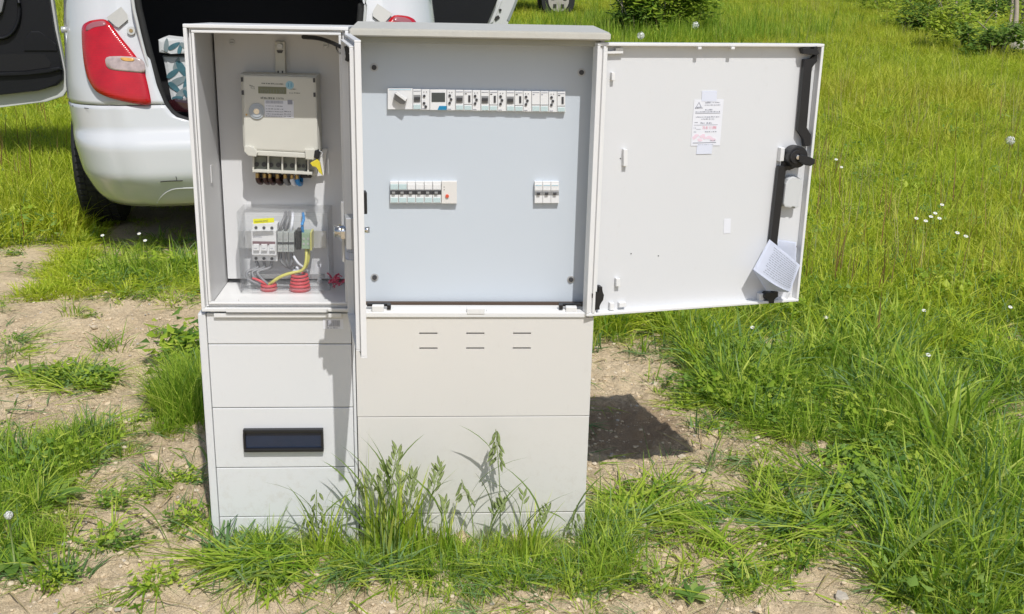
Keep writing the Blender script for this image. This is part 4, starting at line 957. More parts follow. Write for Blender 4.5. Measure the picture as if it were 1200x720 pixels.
# scrape and number-plate recess edge on bumper
def strip(pts, r, mt, name): return obj(name, tube(NB(), smoothpath([tuple(on_car(x, y, .001)) for x, y in pts], 4), r, 6), mt, car)
strip([(184, 238), (190, 230), (198, 224), (208, 221.3), (230, 220.5)], .003, M['carpaint2'], 'recess_edge')
strip([(188, 213.3), (193, 212.8), (200, 212.4), (206, 212.2), (214, 212)], .0022, M['rubber'], 'scrape_mark')
strip([(206, 207), (207, 209.5), (207, 212)], .0012, M['rubber'], 'scratch_mark')
# wheels
def wheel(x, y, parent, name='wheel'):
    wd = .185
    prof = [(.19, -.5), (.285, -.5), (.30, -.40), (.303, -.2), (.303, .2), (.30, .40), (.285, .5), (.19, .5)]
    bm = NB(); N = 40; g = [[bm.verts.new((x+w_*wd, y+r*cos(2*pi*i/N), WZ+r*sin(2*pi*i/N))) for r, w_ in prof] for i in range(N)]
    for i in range(N):
        for j in range(len(prof)-1): f = bm.faces.new((g[i][j], g[i][j+1], g[(i+1) % N][j+1], g[(i+1) % N][j])); f.smooth = True
    t = obj(name, bm, M['rubber'], parent)
    bm = NB()
    for i in range(60):                                                # tread blocks
        a = 2*pi*i/60
        for xo in (-.06, -.02, .02, .06):
            b = NB(); box(b, x+xo-.016, x+xo+.016, -.010, .010, .300, .308); bmesh.ops.rotate(b, verts=b.verts, cent=(0, 0, 0), matrix=Matrix.Rotation(a+xo, 3, 'X')); bmesh.ops.translate(b, verts=b.verts, vec=(0, y, WZ)); join(bm, b)
    tr = obj('tread', bm, M['rubber'], t); tr['kind'] = 'stuff'
    sx_ = -1 if x < 0 else 1
    b = NB(); pr = [(0.0, .30), (.05, .32), (.17, .22), (.19, .42), (.195, .45)]
    g = [[b.verts.new((x+sx_*w_*wd, y+r*cos(2*pi*i/30), WZ+r*sin(2*pi*i/30))) for r, w_ in pr] for i in range(30)]
    for i in range(30):
        for j in range(4): b.faces.new((g[i][j], g[i][j+1], g[(i+1) % 30][j+1], g[(i+1) % 30][j]))
    bmesh.ops.remove_doubles(b, verts=b.verts, dist=.0005); obj('rim', b, M['alloy'], t)
    return t
pw = K.at(126, 230, WY)
WX = -(pw.x)-.0
for x in (pw.x, -pw.x): wheel(x, WY, car)
for x in (pw.x, -pw.x): wheel(x, WY+2.46, car)
obj('wheel_arch', (lambda b: (box(b, -.70, -.44, .42, 1.22, .52, .60), box(b, .44, .74, .42, 1.22, .52, .60), box(b, -.45, -.44, .42, 1.22, .24, .52), box(b, .44, .45, .42, 1.22, .24, .52)) and b)(NB()), M['carblack'], car)['kind'] = 'stuff'

# rear left door, wide open
dy = 1.92
LK = lambda x, y, yy=dy: K.at(x, y, yy)
def kpr(pts, f, b, bev=0.0, par=None, name='', mt=None, smooth=False):
    return obj(name, pprism(NB(), pts, f, b, bev, fr=K), mt, par)
outer = [(58, -70), (62, 0), (68, 40), (74, 70), (79, 95), (79.5, 104), (74, 113), (55, 119.5), (0, 126), (-70, 131), (-112, 128), (-125, 112), (-130, 0), (-130, -70)]
dlr = kpr(outer, dy, dy+.05, .006, car, 'rear_door', M['carpaint2']); dlr['label'] = 'open left rear door with black inner trim'
black = [(52, -70), (57.5, 0), (63, 35), (69, 62), (73.5, 85), (73, 94), (66, 100.5), (45, 106.5), (0, 111.5), (-70, 117), (-112, 113), (-120, 100), (-124, 0), (-124, -70)]
tp = kpr(black, dy-.045, dy-.0005, .012, dlr, 'trim_panel', M['carblack'])
kpr([(72, 82), (58, 86), (30, 88), (-60, 92), (-60, 88.5), (30, 84.5), (57, 81), (70, 78)], dy-.066, dy-.046, .008, dlr, 'pocket_lip', M['carblack'])
kpr([(-60, 66), (35, 63), (52, 64), (60, 74), (58, 79), (30, 83), (-60, 86)], dy-.0475, dy-.046, .0005, dlr, 'pocket_recess', M['lining'])
kpr([(28, 60), (30, 45), (36, 37), (46, 37), (56, 44), (66, 52), (67, 60)], dy-.052, dy-.046, .004, dlr, 'trim_bulge', M['carblack'])
cc = LK(-6, 4, dy-.06)
bm = NB(); tube(bm, [(cc.x+.125*cos(a), dy-.06, cc.z+.19*sin(a)) for a in [2*pi*i/36 for i in range(37)]], .010, 8); obj('grab_ring', bm, M['carblack'], dlr)
kpr([(-20, -20), (4, -20), (6, -4), (2, 14), (-4, 20), (-20, 24)], dy-.075, dy-.046, .012, dlr, 'door_handle', mat('handle_grey', (.22, .22, .23), .4))
# door window frame above
kpr([(-130, -74), (58, -74), (40, -150), (-120, -150)], dy+.01, dy+.02, 0, dlr, 'door_window', M['window'])
# striker at pillar
kpr([(66, 30), (70, 26), (72, 30), (79, 31), (80, 38), (76, 41), (75.5, 48), (73.5, 48), (72.5, 41), (67, 38)], .60, .64, .002, car, 'door_striker', M['chrome']) if False else None
p = on_car(76, 35, .012)
sk = obj('door_striker', tube(NB(), [(p.x-.014, p.y, p.z), (p.x+.02, p.y, p.z)], .014, 12), M['steel'], car)
obj('striker_pin', tube(NB(), [(p.x+.004, p.y-.004, p.z+.045), (p.x+.004, p.y-.004, p.z-.055)], .005, 8), M['steel'], sk)
# right rear door, wide open
kb = [(505, -80), (596, -80), (575, 10), (566, 40), (500, 60)]
drr = kpr([(500, -80), (622, -80), (607, 0), (594, 28), (588, 50), (560, 62), (500, 66)], dy, dy+.05, .006, car, 'rear_door', M['carpaint2']); drr['label'] = 'open right rear door with black inner trim'
kpr([(500, -80), (598, -80), (583.5, 0), (571.5, 27), (562, 48), (500, 58)], dy-.045, dy-.0005, .010, drr, 'trim_panel', M['carblack'])
kpr([(585.5, 2), (589, 0), (578, 26), (574, 28)], dy-.008, dy-.0005, .002, drr, 'door_edge_seal', M['carpaint'])
for (x, y) in ((586.5, 12),): q = LK(x, y, dy-.01); obj('latch_hole', tube(NB(), [(q.x, q.y+.009, q.z), (q.x, q.y, q.z)], .008, 10), M['gap'], drr)
kpr([(579, 21), (584, 18), (586, 21), (581, 25)], dy-.006, dy-.0005, 0, drr, 'latch_slot', M['gap'])
kpr([(594, 24), (601, 8), (604, 0), (607, 0), (597, 25)], dy-.004, dy-.0005, 0, drr, 'door_shut_face', mat('door_shut_grey', (.26, .29, .28), .35))
# tailgate raised above the roof
b = NB(); box(b, -.60, .60, 0, .07, 0, .95, .03); R = Matrix.Translation((0, .40, 1.50)) @ Matrix.Rotation(radians(28), 4, 'X'); bmesh.ops.transform(b, matrix=R, verts=b.verts)
tg = obj('tailgate', b, M['carpaint'], car); tg.hide_render = False
b = NB(); box(b, -.52, .52, -.006, -.001, .12, .55, .01); bmesh.ops.transform(b, matrix=R, verts=b.verts); obj('rear_window', b, M['window'], tg)

# leaf-print bag and dark box in the boot
bl0 = K.at(186, 44, .34)
bagb = NB()
pprism(bagb, [(190, 66), (224, 67), (224, 118), (205, 122), (200, 118)], .30, .52, .018, fr=K)
bag_front = .30
bag = single('printed_bag', bagb, M['cloth'], 'white bag with teal leaf print standing in the open boot', 'bag', K.M, tuple(K.at(208, 118, .36)))
b = pprism(NB(), [(185, 47), (192, 44.5), (214, 47), (226, 50), (226, 63), (200, 63.5), (186, 62)], .27, .50, .014, fr=K)
blk = single('folded_blanket', b, M['cloth'], 'rolled leaf-print cloth lying on top of the printed bag in the boot', 'blanket', K.M, tuple(K.at(208, 64, .36)))
b = pprism(NB(), [(197, 119), (205, 116), (226, 120), (226, 133), (206, 131), (200, 127)], .24, .30, .01, fr=K)
def leaf_prints(par, spots, yy):
    for k, (x, y, a_, L) in enumerate(spots):
        bm = NB(); c = K.at(x, y, yy); pts = []
        for i in range(12):
            t = 2*pi*i/12; lx, lz = L*.5*cos(t), L*.17*sin(t)*(1-.3*cos(t)); pts.append((c.x+lx*cos(a_)-lz*sin(a_), c.z+lx*sin(a_)+lz*cos(a_)))
        prism(bm, pts, yy-.0012-.0002*k, yy); obj('leaf_print', bm, M['leafprint'] if k % 3 else M['leafprint2'], par)
rq = random.Random(4)
leaf_prints(bag, [(207, 76, 1.2, .07), (214, 82, -1.1, .09), (203, 86, .6, .07), (210, 95, .4, .09), (219, 98, 1.3, .08), (205, 103, -.8, .07), (214, 108, .7, .08), (220, 112, -1.0, .06), (208, 115, .1, .05)], .2985)
leaf_prints(blk, [(195, 53, 1.4, .06), (204, 54, .5, .06), (211, 57, 1.2, .05), (218, 55, -.6, .06)], .2685)
single('glossy_dark_case', b, mat('dark_red_gloss', (.03, .008, .010), .12, coat=.6), 'glossy dark case at the bottom edge of the open boot', 'case', K.M, tuple(K.at(210, 133, .27)))

# ================================================================== far dark vehicle in the meadow
fy = 13.5
fo = Vector(ground_at(651, 20)); 
FK = Frame(Vector((0, fo.y, gz(0, fo.y))), Matrix.Rotation(radians(20), 3, 'Z'))
yy0 = FK.I @ fo; vx = yy0.x; vy = yy0.y
cz_ = yy0.z
c0 = (vx, vy, cz_)
fv = thing('far_dark_car', 'dark vehicle with pale side step standing far off in the meadow', 'car', FK.M, c0)
sc_w = .31
def fwheel(x):
    bm = NB(); tube(bm, [(x, vy-.11, cz_+sc_w*.9), (x, vy+.11, cz_+sc_w*.9)], sc_w, 28); t = obj('wheel', bm, M['rubber'], fv)
    bm = NB(); tube(bm, [(x, vy-.125, cz_+sc_w*.9), (x, vy-.11, cz_+sc_w*.9)], sc_w*.62, 24); r_ = obj('rim', bm, mat('far_rim', (.40, .37, .33), .5, var=.3) if 'far_rim' not in M else M['far_rim'], t)
    for i in range(5):
        a = 2*pi*i/5+.3; b = NB(); box(b, x+.12*cos(a)-.03, x+.12*cos(a)+.03, vy-.131, vy-.1255, cz_+sc_w*.9+.12*sin(a)-.035, cz_+sc_w*.9+.12*sin(a)+.035, .004); obj('rim_opening', b, M['gap'], r_)
fwheel(vx); fwheel(vx-2.7)
obj('side_step', box(NB(), vx-2.2, vx-.42, vy-.2, vy-.12, cz_+.30, cz_+.35, .01), M['steel'], fv)
obj('body', prism(NB(), [(vx-3.5, cz_+.38), (vx-.42, cz_+.38), (vx-.38, cz_+.65), (vx, cz_+.78), (vx+.36, cz_+.60), (vx+.40, cz_+.42), (vx+.75, cz_+.42), (vx+.78, cz_+1.0), (vx+.3, cz_+1.1), (vx, cz_+1.7), (vx-2.2, cz_+1.75), (vx-2.8, cz_+1.15), (vx-3.55, cz_+1.0)], vy-.08, vy+1.6, .04), M['farpaint'], fv)

# ================================================================== vegetation
def blade_pts(h, wd, az, bend, seg, base=(0, 0), flat=1.0, twist=0.0, droop=0.0):
    """returns list of (left,right) vertex pairs along a blade"""
    out = []; dx, dy = cos(az), sin(az); nx_, ny_ = -dy, dx
    for i in range(seg+1):
        t = i/seg; r = bend*h*(t**1.7); z = h*flat*(t-(bend**1.5)*.55*t*t-droop*t**3); ww = wd*.5*(1-t**1.8)*(0.55+.9*min(t*3, .5))
        a = twist*t; ox, oy = nx_*cos(a), ny_*cos(a); oz = sin(a)
        cx_, cy_ = base[0]+dx*r, base[1]+dy*r
        out.append(((cx_-ox*ww, cy_-oy*ww, z-oz*ww), (cx_+ox*ww, cy_+oy*ww, z+oz*ww)))
    return out
def proto(name, mt, blades, seg=4, leaves=()):
    vs, fs, tint = [], [], []
    for b, tn in blades:
        k = len(vs)
        for l, r in b: vs += [l, r]; tint += [tn, tn]
        n_ = len(b)-1
        for i in range(n_): fs.append((k+2*i, k+2*i+1, k+2*i+3, k+2*i+2))
    for pts, tn in leaves:                       # leaf: midrib fold, 6 verts
        k = len(vs); vs += pts; tint += [tn]*len(pts)
        m_ = (len(pts)-2)//3 if False else None
        fs += [(k, k+1, k+2), (k, k+2, k+3), (k+1, k+4, k+2), (k+2, k+4, k+5) if False else (k+2, k+4, k+3)]
    me = bpy.data.meshes.new(name); me.from_pydata(vs, [], fs)
    a = me.attributes.new('tint', 'FLOAT', 'POINT'); a.data.foreach_set('value', tint)
    me.polygons.foreach_set('use_smooth', [True]*len(me.polygons)); me.materials.append(mt)
    o = bpy.data.objects.new(name, me); return o
def leafpts(p, az, el, L, wd, fold=.25):
    d = Vector((cos(az)*cos(el), sin(az)*cos(el), sin(el))); s = Vector((-sin(az), cos(az), 0)); u = d.cross(s)*-1
    p = Vector(p); mid = p+d*L*.5
    return [tuple(p), tuple(mid+s*wd*.5+u*wd*fold), tuple(mid-u*0), tuple(mid-s*wd*.5+u*wd*fold), tuple(p+d*L)]
R_ = random.Random(11)
def clump(name, mt, n, hr, wr, br, rad, seg=4, flat=1.0, dirbias=None):
    bl = []
    for _ in range(n):
        a = R_.uniform(0, 2*pi); az = a+R_.gauss(0, .7) if dirbias is None else dirbias+R_.gauss(0, .6)
        rr = rad*sqrt(R_.random())
        bl.append((blade_pts(R_.uniform(*hr), R_.uniform(*wr), az, R_.uniform(*br), seg, (rr*cos(a), rr*sin(a)), flat, R_.uniform(-1.2, 1.2)), R_.random()))
    return proto(name, mt, bl)
def weedclump(name, mt, n, L, wd, rad, hr):
    lv = []
    for _ in range(n):
        a = R_.uniform(0, 2*pi); rr = rad*sqrt(R_.random()); l = R_.uniform(*L)
        lv.append((leafpts((rr*cos(a), rr*sin(a), R_.uniform(*hr)), R_.uniform(0, 2*pi), R_.uniform(-.2, .7), l, l*R_.uniform(*wd)), R_.random()))
    return proto(name, mt, [], leaves=lv)
far_p = [clump('meadow_tuft', M['grass_far'], 26, (.10, .27), (.004, .009), (.25, 1.0), .10, 4) for _ in range(5)]
yel_p = [clump('yellow_tuft', M['grass_yel'], 26, (.10, .28), (.004, .009), (.2, 1.0), .10, 4) for _ in range(4)]
tall_p = [clump('tall_green_tuft', M['grass_near'], 26, (.25, .5), (.006, .012), (.1, .5), .10, 5) for _ in range(3)]
stub_p = [clump('meadow_stub', M['grass_far'], 34, (.07, .16), (.005, .010), (.5, 1.15), .09, 3) for _ in range(3)]
near_p = [clump('grass_tuft', M[('grass_near', 'grass_near', 'grass_bright', 'grass_blue')[i % 4]], R_.randint(8, 24), (.05, .17), (.0028, .0085), (.25, 1.0), .05, 5) for i in range(12)]
lit_p = [clump('cut_blades', M[('grass_near', 'grass_dry', 'grass_blue', 'grass_bright')[i % 4]], 6, (.05, .15), (.002, .006), (.9, 1.2), .07, 4, .16) for i in range(8)]
lie_p = [clump('lying_tuft', M[('grass_near', 'grass_blue', 'grass_bright')[i % 3]], R_.randint(8, 18), (.10, .26), (.003, .009), (.8, 1.15), .05, 6, R_.uniform(.2, .42), dirbias=0) for i in range(9)]
dry_p = [clump('dry_tuft', M['grass_dry'], 8, (.08, .20), (.002, .0035), (.6, 1.1), .05, 4, .3) for _ in range(3)]
fine_p = [clump('fine_tuft', M['grass_near'], 40, (.06, .15), (.0015, .003), (.2, .8), .035, 4) for _ in range(3)]
weed_p = [weedclump('weed_clump', M['weed_bright' if i % 2 else 'weed'], R_.randint(18, 60), (.010, .030), (.35, .75), .055, (.004, .05)) for i in range(8)]
seedy_p = [clump('seed_stalks', M['grass_dry'], 5, (.30, .45), (.0022, .004), (.05, .35), .08, 5) for _ in range(3)]
red_m = foliage('sorrel_stalks', (.16, .07, .03), (.26, .13, .06), (.30, .20, .09), .15)
sor_p = [clump('sorrel', red_m, 4, (.22, .36), (.003, .006), (.05, .25), .05, 4) for _ in range(2)]

def scatter(name, protos, pts, label):
    """pts: list of (x,y,z,rotz,scale,tiltx,tilty)"""
    n_ = len(pts); A = np.array(pts, dtype=np.float32)
    me = bpy.data.meshes.new(name); me.vertices.add(n_); me.vertices.foreach_set('co', A[:, :3].ravel())
    ra = me.attributes.new('rot', 'FLOAT_VECTOR', 'POINT'); ra.data.foreach_set('vector', np.stack([A[:, 5], A[:, 6], A[:, 3]], 1).astype(np.float32).ravel())
    sa = me.attributes.new('scl', 'FLOAT', 'POINT'); sa.data.foreach_set('value', A[:, 4])
    ia = me.attributes.new('pick', 'INT', 'POINT'); ia.data.foreach_set('value', rng.integers(0, len(protos), n_).astype(np.int32))
    o = bpy.data.objects.new(name, me); C.objects.link(o)
    col = bpy.data.collections.new(name+'_kinds')
    for p in protos: col.objects.link(p)
    ng = bpy.data.node_groups.new(name, 'GeometryNodeTree'); ng.interface.new_socket('Geometry', in_out='INPUT', socket_type='NodeSocketGeometry'); ng.interface.new_socket('Geometry', in_out='OUTPUT', socket_type='NodeSocketGeometry')
    gi = ng.nodes.new('NodeGroupInput'); go_ = ng.nodes.new('NodeGroupOutput'); ip = ng.nodes.new('GeometryNodeInstanceOnPoints'); ci = ng.nodes.new('GeometryNodeCollectionInfo')
    mp = ng.nodes.new('GeometryNodeMeshToPoints')
    ci.inputs['Collection'].default_value = col; ci.inputs['Separate Children'].default_value = True; ci.inputs['Reset Children'].default_value = True
    def na(nm, ty): k = ng.nodes.new('GeometryNodeInputNamedAttribute'); k.data_type = ty; k.inputs['Name'].default_value = nm; return [q for q in k.outputs if q.enabled and q.name == 'Attribute'][0]
    er = ng.nodes.new('FunctionNodeEulerToRotation')
    L = ng.links.new
    L(gi.outputs[0], mp.inputs[0]); L(mp.outputs[0], ip.inputs['Points']); L(ci.outputs[0], ip.inputs['Instance']); ip.inputs['Pick Instance'].default_value = True
    L(na('pick', 'INT'), ip.inputs['Instance Index']); L(na('rot', 'FLOAT_VECTOR'), er.inputs[0]); L(er.outputs[0], ip.inputs['Rotation']); L(na('scl', 'FLOAT'), ip.inputs['Scale'])
    L(ip.outputs[0], go_.inputs[0]); md = o.modifiers.new('grow', 'NODES'); md.node_group = ng
    return tag(o, label, None, None, 'stuff')

# --- where bare soil shows: soft ellipses in world coordinates (centre px -> ground point), weight -1 soil / +1 grass
def gell(px, py, rx, ry, wgt, rot=0.0):
    c = ground_at(px, py); e1 = ground_at(px+rx, py); e2 = ground_at(px, py-ry)
    return (c.x, c.y, (e1-c).length, (e2-c).length, wgt, rot)
SOIL = [gell(55, 375, 85, 60, -1.3), gell(150, 430, 110, 60, -1.5), gell(40, 310, 70, 22, -1.1), gell(190, 520, 75, 80, -1.3), gell(60, 490, 60, 22, -.6), gell(150, 620, 110, 80, -1.3),
        gell(220, 690, 120, 50, -1.3), gell(40, 700, 70, 40, -.9), gell(330, 705, 90, 35, -.9), gell(240, 640, 40, 40, -.5),
        gell(735, 440, 60, 30, -1.6), gell(750, 500, 90, 50, -1.8), gell(830, 520, 75, 28, -1.2), gell(720, 575, 45, 28, -1.4), gell(790, 590, 70, 30, -.9), gell(900, 590, 60, 34, -1.2), gell(940, 560, 50, 22, -.9),
        gell(880, 660, 90, 45, -1.0), gell(960, 700, 60, 40, -1.0), gell(930, 408, 45, 12, -1.1), gell(1175, 520, 26, 16, -1.0), gell(1010, 610, 28, 16, -.7), gell(790, 680, 60, 28, -.3), gell(480, 712, 60, 18, -.6), gell(985, 640, 40, 20, -.6)]
SOIL += [gell(30, 330, 50, 26, -1.2), gell(40, 306, 60, 16, -1.6), gell(30, 350, 40, 22, -.8), gell(180, 365, 90, 26, -1.3), gell(90, 392, 90, 18, -1.0), gell(820, 700, 120, 30, -.6), gell(850, 630, 160, 80, -1.15), gell(760, 600, 60, 50, -.5), gell(650, 712, 120, 14, -.5), gell(400, 708, 70, 20, -.8)]
GR = [gell(85, 445, 55, 22, 1.5), gell(222, 468, 36, 46, 2.3), gell(70, 540, 85, 46, 2.0), gell(12, 352, 26, 16, 1.0), gell(25, 640, 60, 50, 1.6), gell(185, 605, 65, 18, 1.0), gell(130, 640, 110, 14, 1.2), gell(130, 700, 80, 12, 1.0), gell(10, 420, 24, 26, 1.4),
      gell(175, 312, 80, 30, 1.5), gell(200, 272, 80, 26, 1.8), gell(40, 235, 90, 28, 1.6), gell(450, 655, 170, 24, 1.6), gell(620, 660, 120, 22, 1.2), gell(300, 665, 70, 28, 1.1), gell(715, 630, 36, 50, 1.8), gell(860, 545, 80, 16, 1.2), gell(870, 470, 60, 60, 1.3), gell(760, 545, 30, 14, .4),
      gell(800, 570, 60, 14, .7), gell(850, 610, 60, 18, .9), gell(1110, 540, 80, 160, 1.0), gell(920, 640, 90, 18, .9), gell(1100, 690, 90, 40, 1.4), gell(560, 690, 120, 26, .9), gell(700, 545, 24, 12, .8)]
def cover(x, y):
    s = .35 if (x < -.2 and y < 3.3) else (.30 if (x > .2 and y < 2.75 and x < 1.1) else .62)
    for cx_, cy_, rx, ry, wg, _ in SOIL+GR:
        q = ((x-cx_)/rx)**2+((y-cy_)/ry)**2
        if q < 4: s += wg*math.exp(-q*1.1)
    s += .62*noise.noise(Vector((x*6, y*4.5, 2.2)))+.62*noise.noise(Vector((x*17, y*12, 7.2)))+.5*noise.noise(Vector((x*34, y*26, 4.2)))
    return s
fI = F.I
def incab(x, y, m=.0):
    p = fI @ Vector((x, y, 0)); return uL-m < p.x < rR+m and -.004-m < p.y < D+.02
def inview(x, y, m=60):
    p = (x, y, gz(x, y)+.1); px, py = proj(p); return -m < px < 1200+m and py < 790
carI = K.I
def under_car(x, y):
    p = carI @ Vector((x, y, 0)); return abs(p.x) < .80 and -.10 < p.y < 3.7
def near_car(x, y):
    p = carI @ Vector((x, y, 0)); return abs(p.x) < .92 and -.50 < p.y < 3.7
litter = []
near, lie, fine, weed, dry, far_, stub, seedy, sor = [], [], [], [], [], [], [], [], []
U_ = random.Random(21); u = U_.uniform
# near zone, 1.7..4.8 m
N = 46000
for _ in range(N):
    y = 1.7+3.2*(U_.random()**.8); x = u(-.52*y-1.0, .52*y+1.4)
    if incab(x, y, .012) or under_car(x, y): continue
    c = cover(x, y)
    front = (fI @ Vector((x, y, 0))); 
    if U_.random() < .20*max(0, min(1, 1.1-abs(c-.35))): litter.append((x, y, gz(x, y)+.004, u(0, 6.28), u(.5, 1.15), u(-.05, .05), u(-.05, .05)))
    if c < .34 and U_.random() > .13: continue
    if c < .95 and U_.random() > (c-.25)*.95+.05: continue
    z = gz(x, y)-.004; k = U_.random(); s = min(1.1, .45+.42*max(0, c))
    if x < .75 and y < 2.9: s *= .72
    tz = noise.noise(Vector((x*1.7, y*1.7, 4)))
    right = x > 1.15 or (y > 3.3 and x > 0)
    if abs(front.x+.08) < .42 and -.55 < front.y < 0: s = min(s, .38 if front.y > -.13 else .62)
    if k < .30: near.append((x, y, z, u(0, 6.28), s*u(.5, 1.25)*(1.2 if right else 1), u(-.2, .2), u(-.2, .2)))
    elif k < .62 and (c < 1.9 or x < .5): lie.append((x, y, z+.006, 2.6+u(-1.1, 1.1) if x > 0 else u(0, 6.28), s*u(.6, 1.05), u(-.15, .15), u(-.1, .2)))
    elif k < .74: fine.append((x, y, z, u(0, 6.28), s*u(.7, 1.2), u(-.2, .2), u(-.2, .2)))
    elif k < .93 and U_.random() < (.55+1.2*tz if x > .5 else .10+.5*tz) and not (abs(front.x+.08) < .55 and -.6 < front.y < 0): weed.append((x, y, z+.008, u(0, 6.28), s*u(.6, 1.5), u(-.15, .15), u(-.15, .15)))
    elif k > .94: dry.append((x, y, z+.004, u(0, 6.28), s*u(.6, 1.1), 0, 0))
# dense tufts by the cabinet's left foot, in front, and to the right
def ring_tuft(px, py, rx, ry, n_, lst, s0, s1, kind=0):
    for _ in range(n_):
        a, r = u(0, 6.28), sqrt(U_.random()); p = ground_at(px+rx*r*cos(a), py+ry*r*sin(a))
        if incab(p.x, p.y, .006): continue
        lst.append((p.x, p.y, gz(p.x, p.y)-.003, u(0, 6.28), u(s0, s1), u(-.25, .25), u(-.25, .25)))
ring_tuft(222, 478, 30, 26, 60, fine, .9, 1.5); ring_tuft(215, 480, 30, 20, 22, near, .7, 1.1)
ring_tuft(170, 310, 75, 28, 90, lie, .5, .9); ring_tuft(180, 305, 65, 24, 40, near, .5, .8); ring_tuft(150, 325, 70, 20, 30, weed, .5, 1.0)
ring_tuft(226, 425, 14, 12, 8, weed, 1.6, 2.4)
ring_tuft(90, 450, 45, 12, 34, lie, .6, .9); ring_tuft(90, 448, 40, 12, 30, weed, .6, 1.0)
ring_tuft(440, 648, 150, 10, 34, near, .25, .45); ring_tuft(640, 655, 110, 9, 30, near, .25, .5); ring_tuft(450, 668, 190, 16, 120, lie, .4, .8); ring_tuft(520, 655, 120, 9, 30, fine, .3, .6)
bunch = []
for px, py, rx, ry, n_ in ((40, 322, 22, 8, 12), (20, 300, 14, 5, 6), (150, 352, 26, 8, 18), (210, 356, 22, 7, 12), (95, 372, 20, 7, 8), (185, 395, 16, 7, 7), (20, 405, 16, 12, 12), (130, 412, 16, 5, 5), (165, 500, 20, 10, 8), (200, 570, 26, 8, 16), (150, 590, 30, 8, 14), (215, 615, 20, 8, 10), (120, 640, 50, 10, 24), (60, 680, 40, 14, 20), (200, 690, 40, 10, 12), (330, 700, 30, 8, 8), (30, 600, 20, 8, 8), (800, 480, 22, 8, 8), (770, 455, 16, 6, 6), (840, 505, 24, 8, 10), (900, 560, 26, 8, 12), (770, 690, 40, 12, 16), (880, 690, 40, 14, 20), (930, 665, 30, 10, 14)):
    for lst, q in ((lie, .45), (weed, .35), (near, .2)): ring_tuft(px, py, rx, ry, max(1, int(n_*q)), lst, .35, .8)
ring_tuft(457, 650, 10, 3, 4, bunch, 1.1, 1.9); ring_tuft(380, 652, 14, 3, 3, bunch, .8, 1.2); ring_tuft(600, 656, 40, 4, 5, bunch, .7, 1.2); ring_tuft(500, 652, 30, 4, 5, bunch, .7, 1.1)
ring_tuft(300, 662, 50, 14, 34, lie, .7, 1.1); ring_tuft(720, 650, 30, 40, 70, near, .35, .7); ring_tuft(760, 600, 60, 34, 46, lie, .6, 1.0); ring_tuft(860, 640, 80, 40, 40, lie, .6, 1.0); ring_tuft(950, 600, 60, 40, 40, lie, .6, 1.1)
ring_tuft(1050, 570, 60, 50, 70, weed, .8, 1.5); ring_tuft(860, 450, 60, 40, 40, weed, .8, 1.5); ring_tuft(1120, 640, 80, 70, 110, near, .8, 1.3)
ring_tuft(960, 600, 80, 40, 50, lie, .7, 1.1)
tall, yel = [], []
for _ in range(700):
    g = ground_at(U_.gauss(790, 90), U_.triangular(14, 66, 44)); tall.append((g.x, g.y, gz(g.x, g.y)-.01, u(0, 6.28), u(.4, .95), 0, 0))
# zone beyond
N = 84000
for _ in range(N):
    y = 3.3*(26/3.3)**(U_.random()**.75); x = u(-.60*y-1.6, .60*y+2.2)
    if under_car(x, y): 
        if U_.random() > .25: continue
        stub.append((x, y, gz(x, y)-.01, u(0, 6.28), .3, 0, 0)); continue
    if near_car(x, y):
        stub.append((x, y, gz(x, y)-.01, u(0, 6.28), u(.35, .7), 0, 0)); continue
    if y < 4.0 and (cover(x, y) < .75 or U_.random() > .5): continue
    if x < -.9 and y < 5.4 and cover(x, y) < .70: continue
    z = gz(x, y)-.01; nn = noise.noise(Vector((x*.5, y*.35, 8)))
    k = U_.random(); s = .9+.35*nn
    if y > 6: s *= 1.05
    yl = nn+.6*noise.noise(Vector((x*1.6, y*1.1, 30)))+(.15 if y > 9 else -.12)
    if k < .52: (yel if U_.random() < .25+.8*yl else far_).append((x, y, z, u(0, 6.28), s*u(.7, 1.1), u(-.2, .2), u(-.2, .2)))
    elif k < .84: stub.append((x, y, z, u(0, 6.28), s*u(.9, 1.4), u(-.2, .2), u(-.2, .2)))
    elif k < .84+.10*max(0, 1-y/11)*(1+1.5*noise.noise(Vector((x*1.3, y*.9, 12)))): weed.append((x, y, z+.05, u(0, 6.28), s*u(1.0, 2.0), 0, 0))
    elif k > .985 and x > .5: seedy.append((x, y, z, u(0, 6.28), u(.7, 1.1), u(-.1, .1), u(-.1, .1)))
    elif k > .960 and y < 10: sor.append((x, y, z, u(0, 6.28), u(.7, 1.2), 0, 0))
# pale tall grass beside the car
for _ in range(900):
    p = ground_at(u(-20, 105), u(150, 262)); far_.append((p.x, p.y, gz(p.x, p.y)-.01, u(0, 6.28), u(.7, 1.05), u(-.2, .2), u(-.2, .2)))
dark_p = [clump('dark_tuft', M['grass_blue'], 22, (.08, .2), (.005, .010), (.3, 1.0), .10, 4) for _ in range(2)]
scatter('meadow_grass', far_p+dark_p[:1], far_, 'tall yellow green meadow grass rising behind the cabinets')
scatter('yellowing_grass', yel_p, yel, 'yellowing blades mixed into the meadow grass')
scatter('tall_green_grass', tall_p, tall, 'taller dark green grass around the foot of the lone bush')
scatter('meadow_undergrowth', stub_p, stub, 'short thick grass between the tall meadow blades')
scatter('tall_bunch_grass', [clump('bunch', M['grass_bright'], 14, (.08, .16), (.003, .006), (.05, .45), .03, 6) for _ in range(3)]+[clump('bunch', M['grass_near'], 14, (.08, .16), (.004, .007), (.05, .45), .03, 6) for _ in range(2)], bunch, 'taller bright grass bunch at the joint of the two cabinets')
scatter('short_grass', near_p, near, 'green grass tufts on the sandy soil')
scatter('cut_grass_litter', lit_p, litter, 'loose cut blades and straw scattered over the sandy soil')
scatter('trampled_grass', lie_p, lie, 'long flattened grass blades lying over the soil')
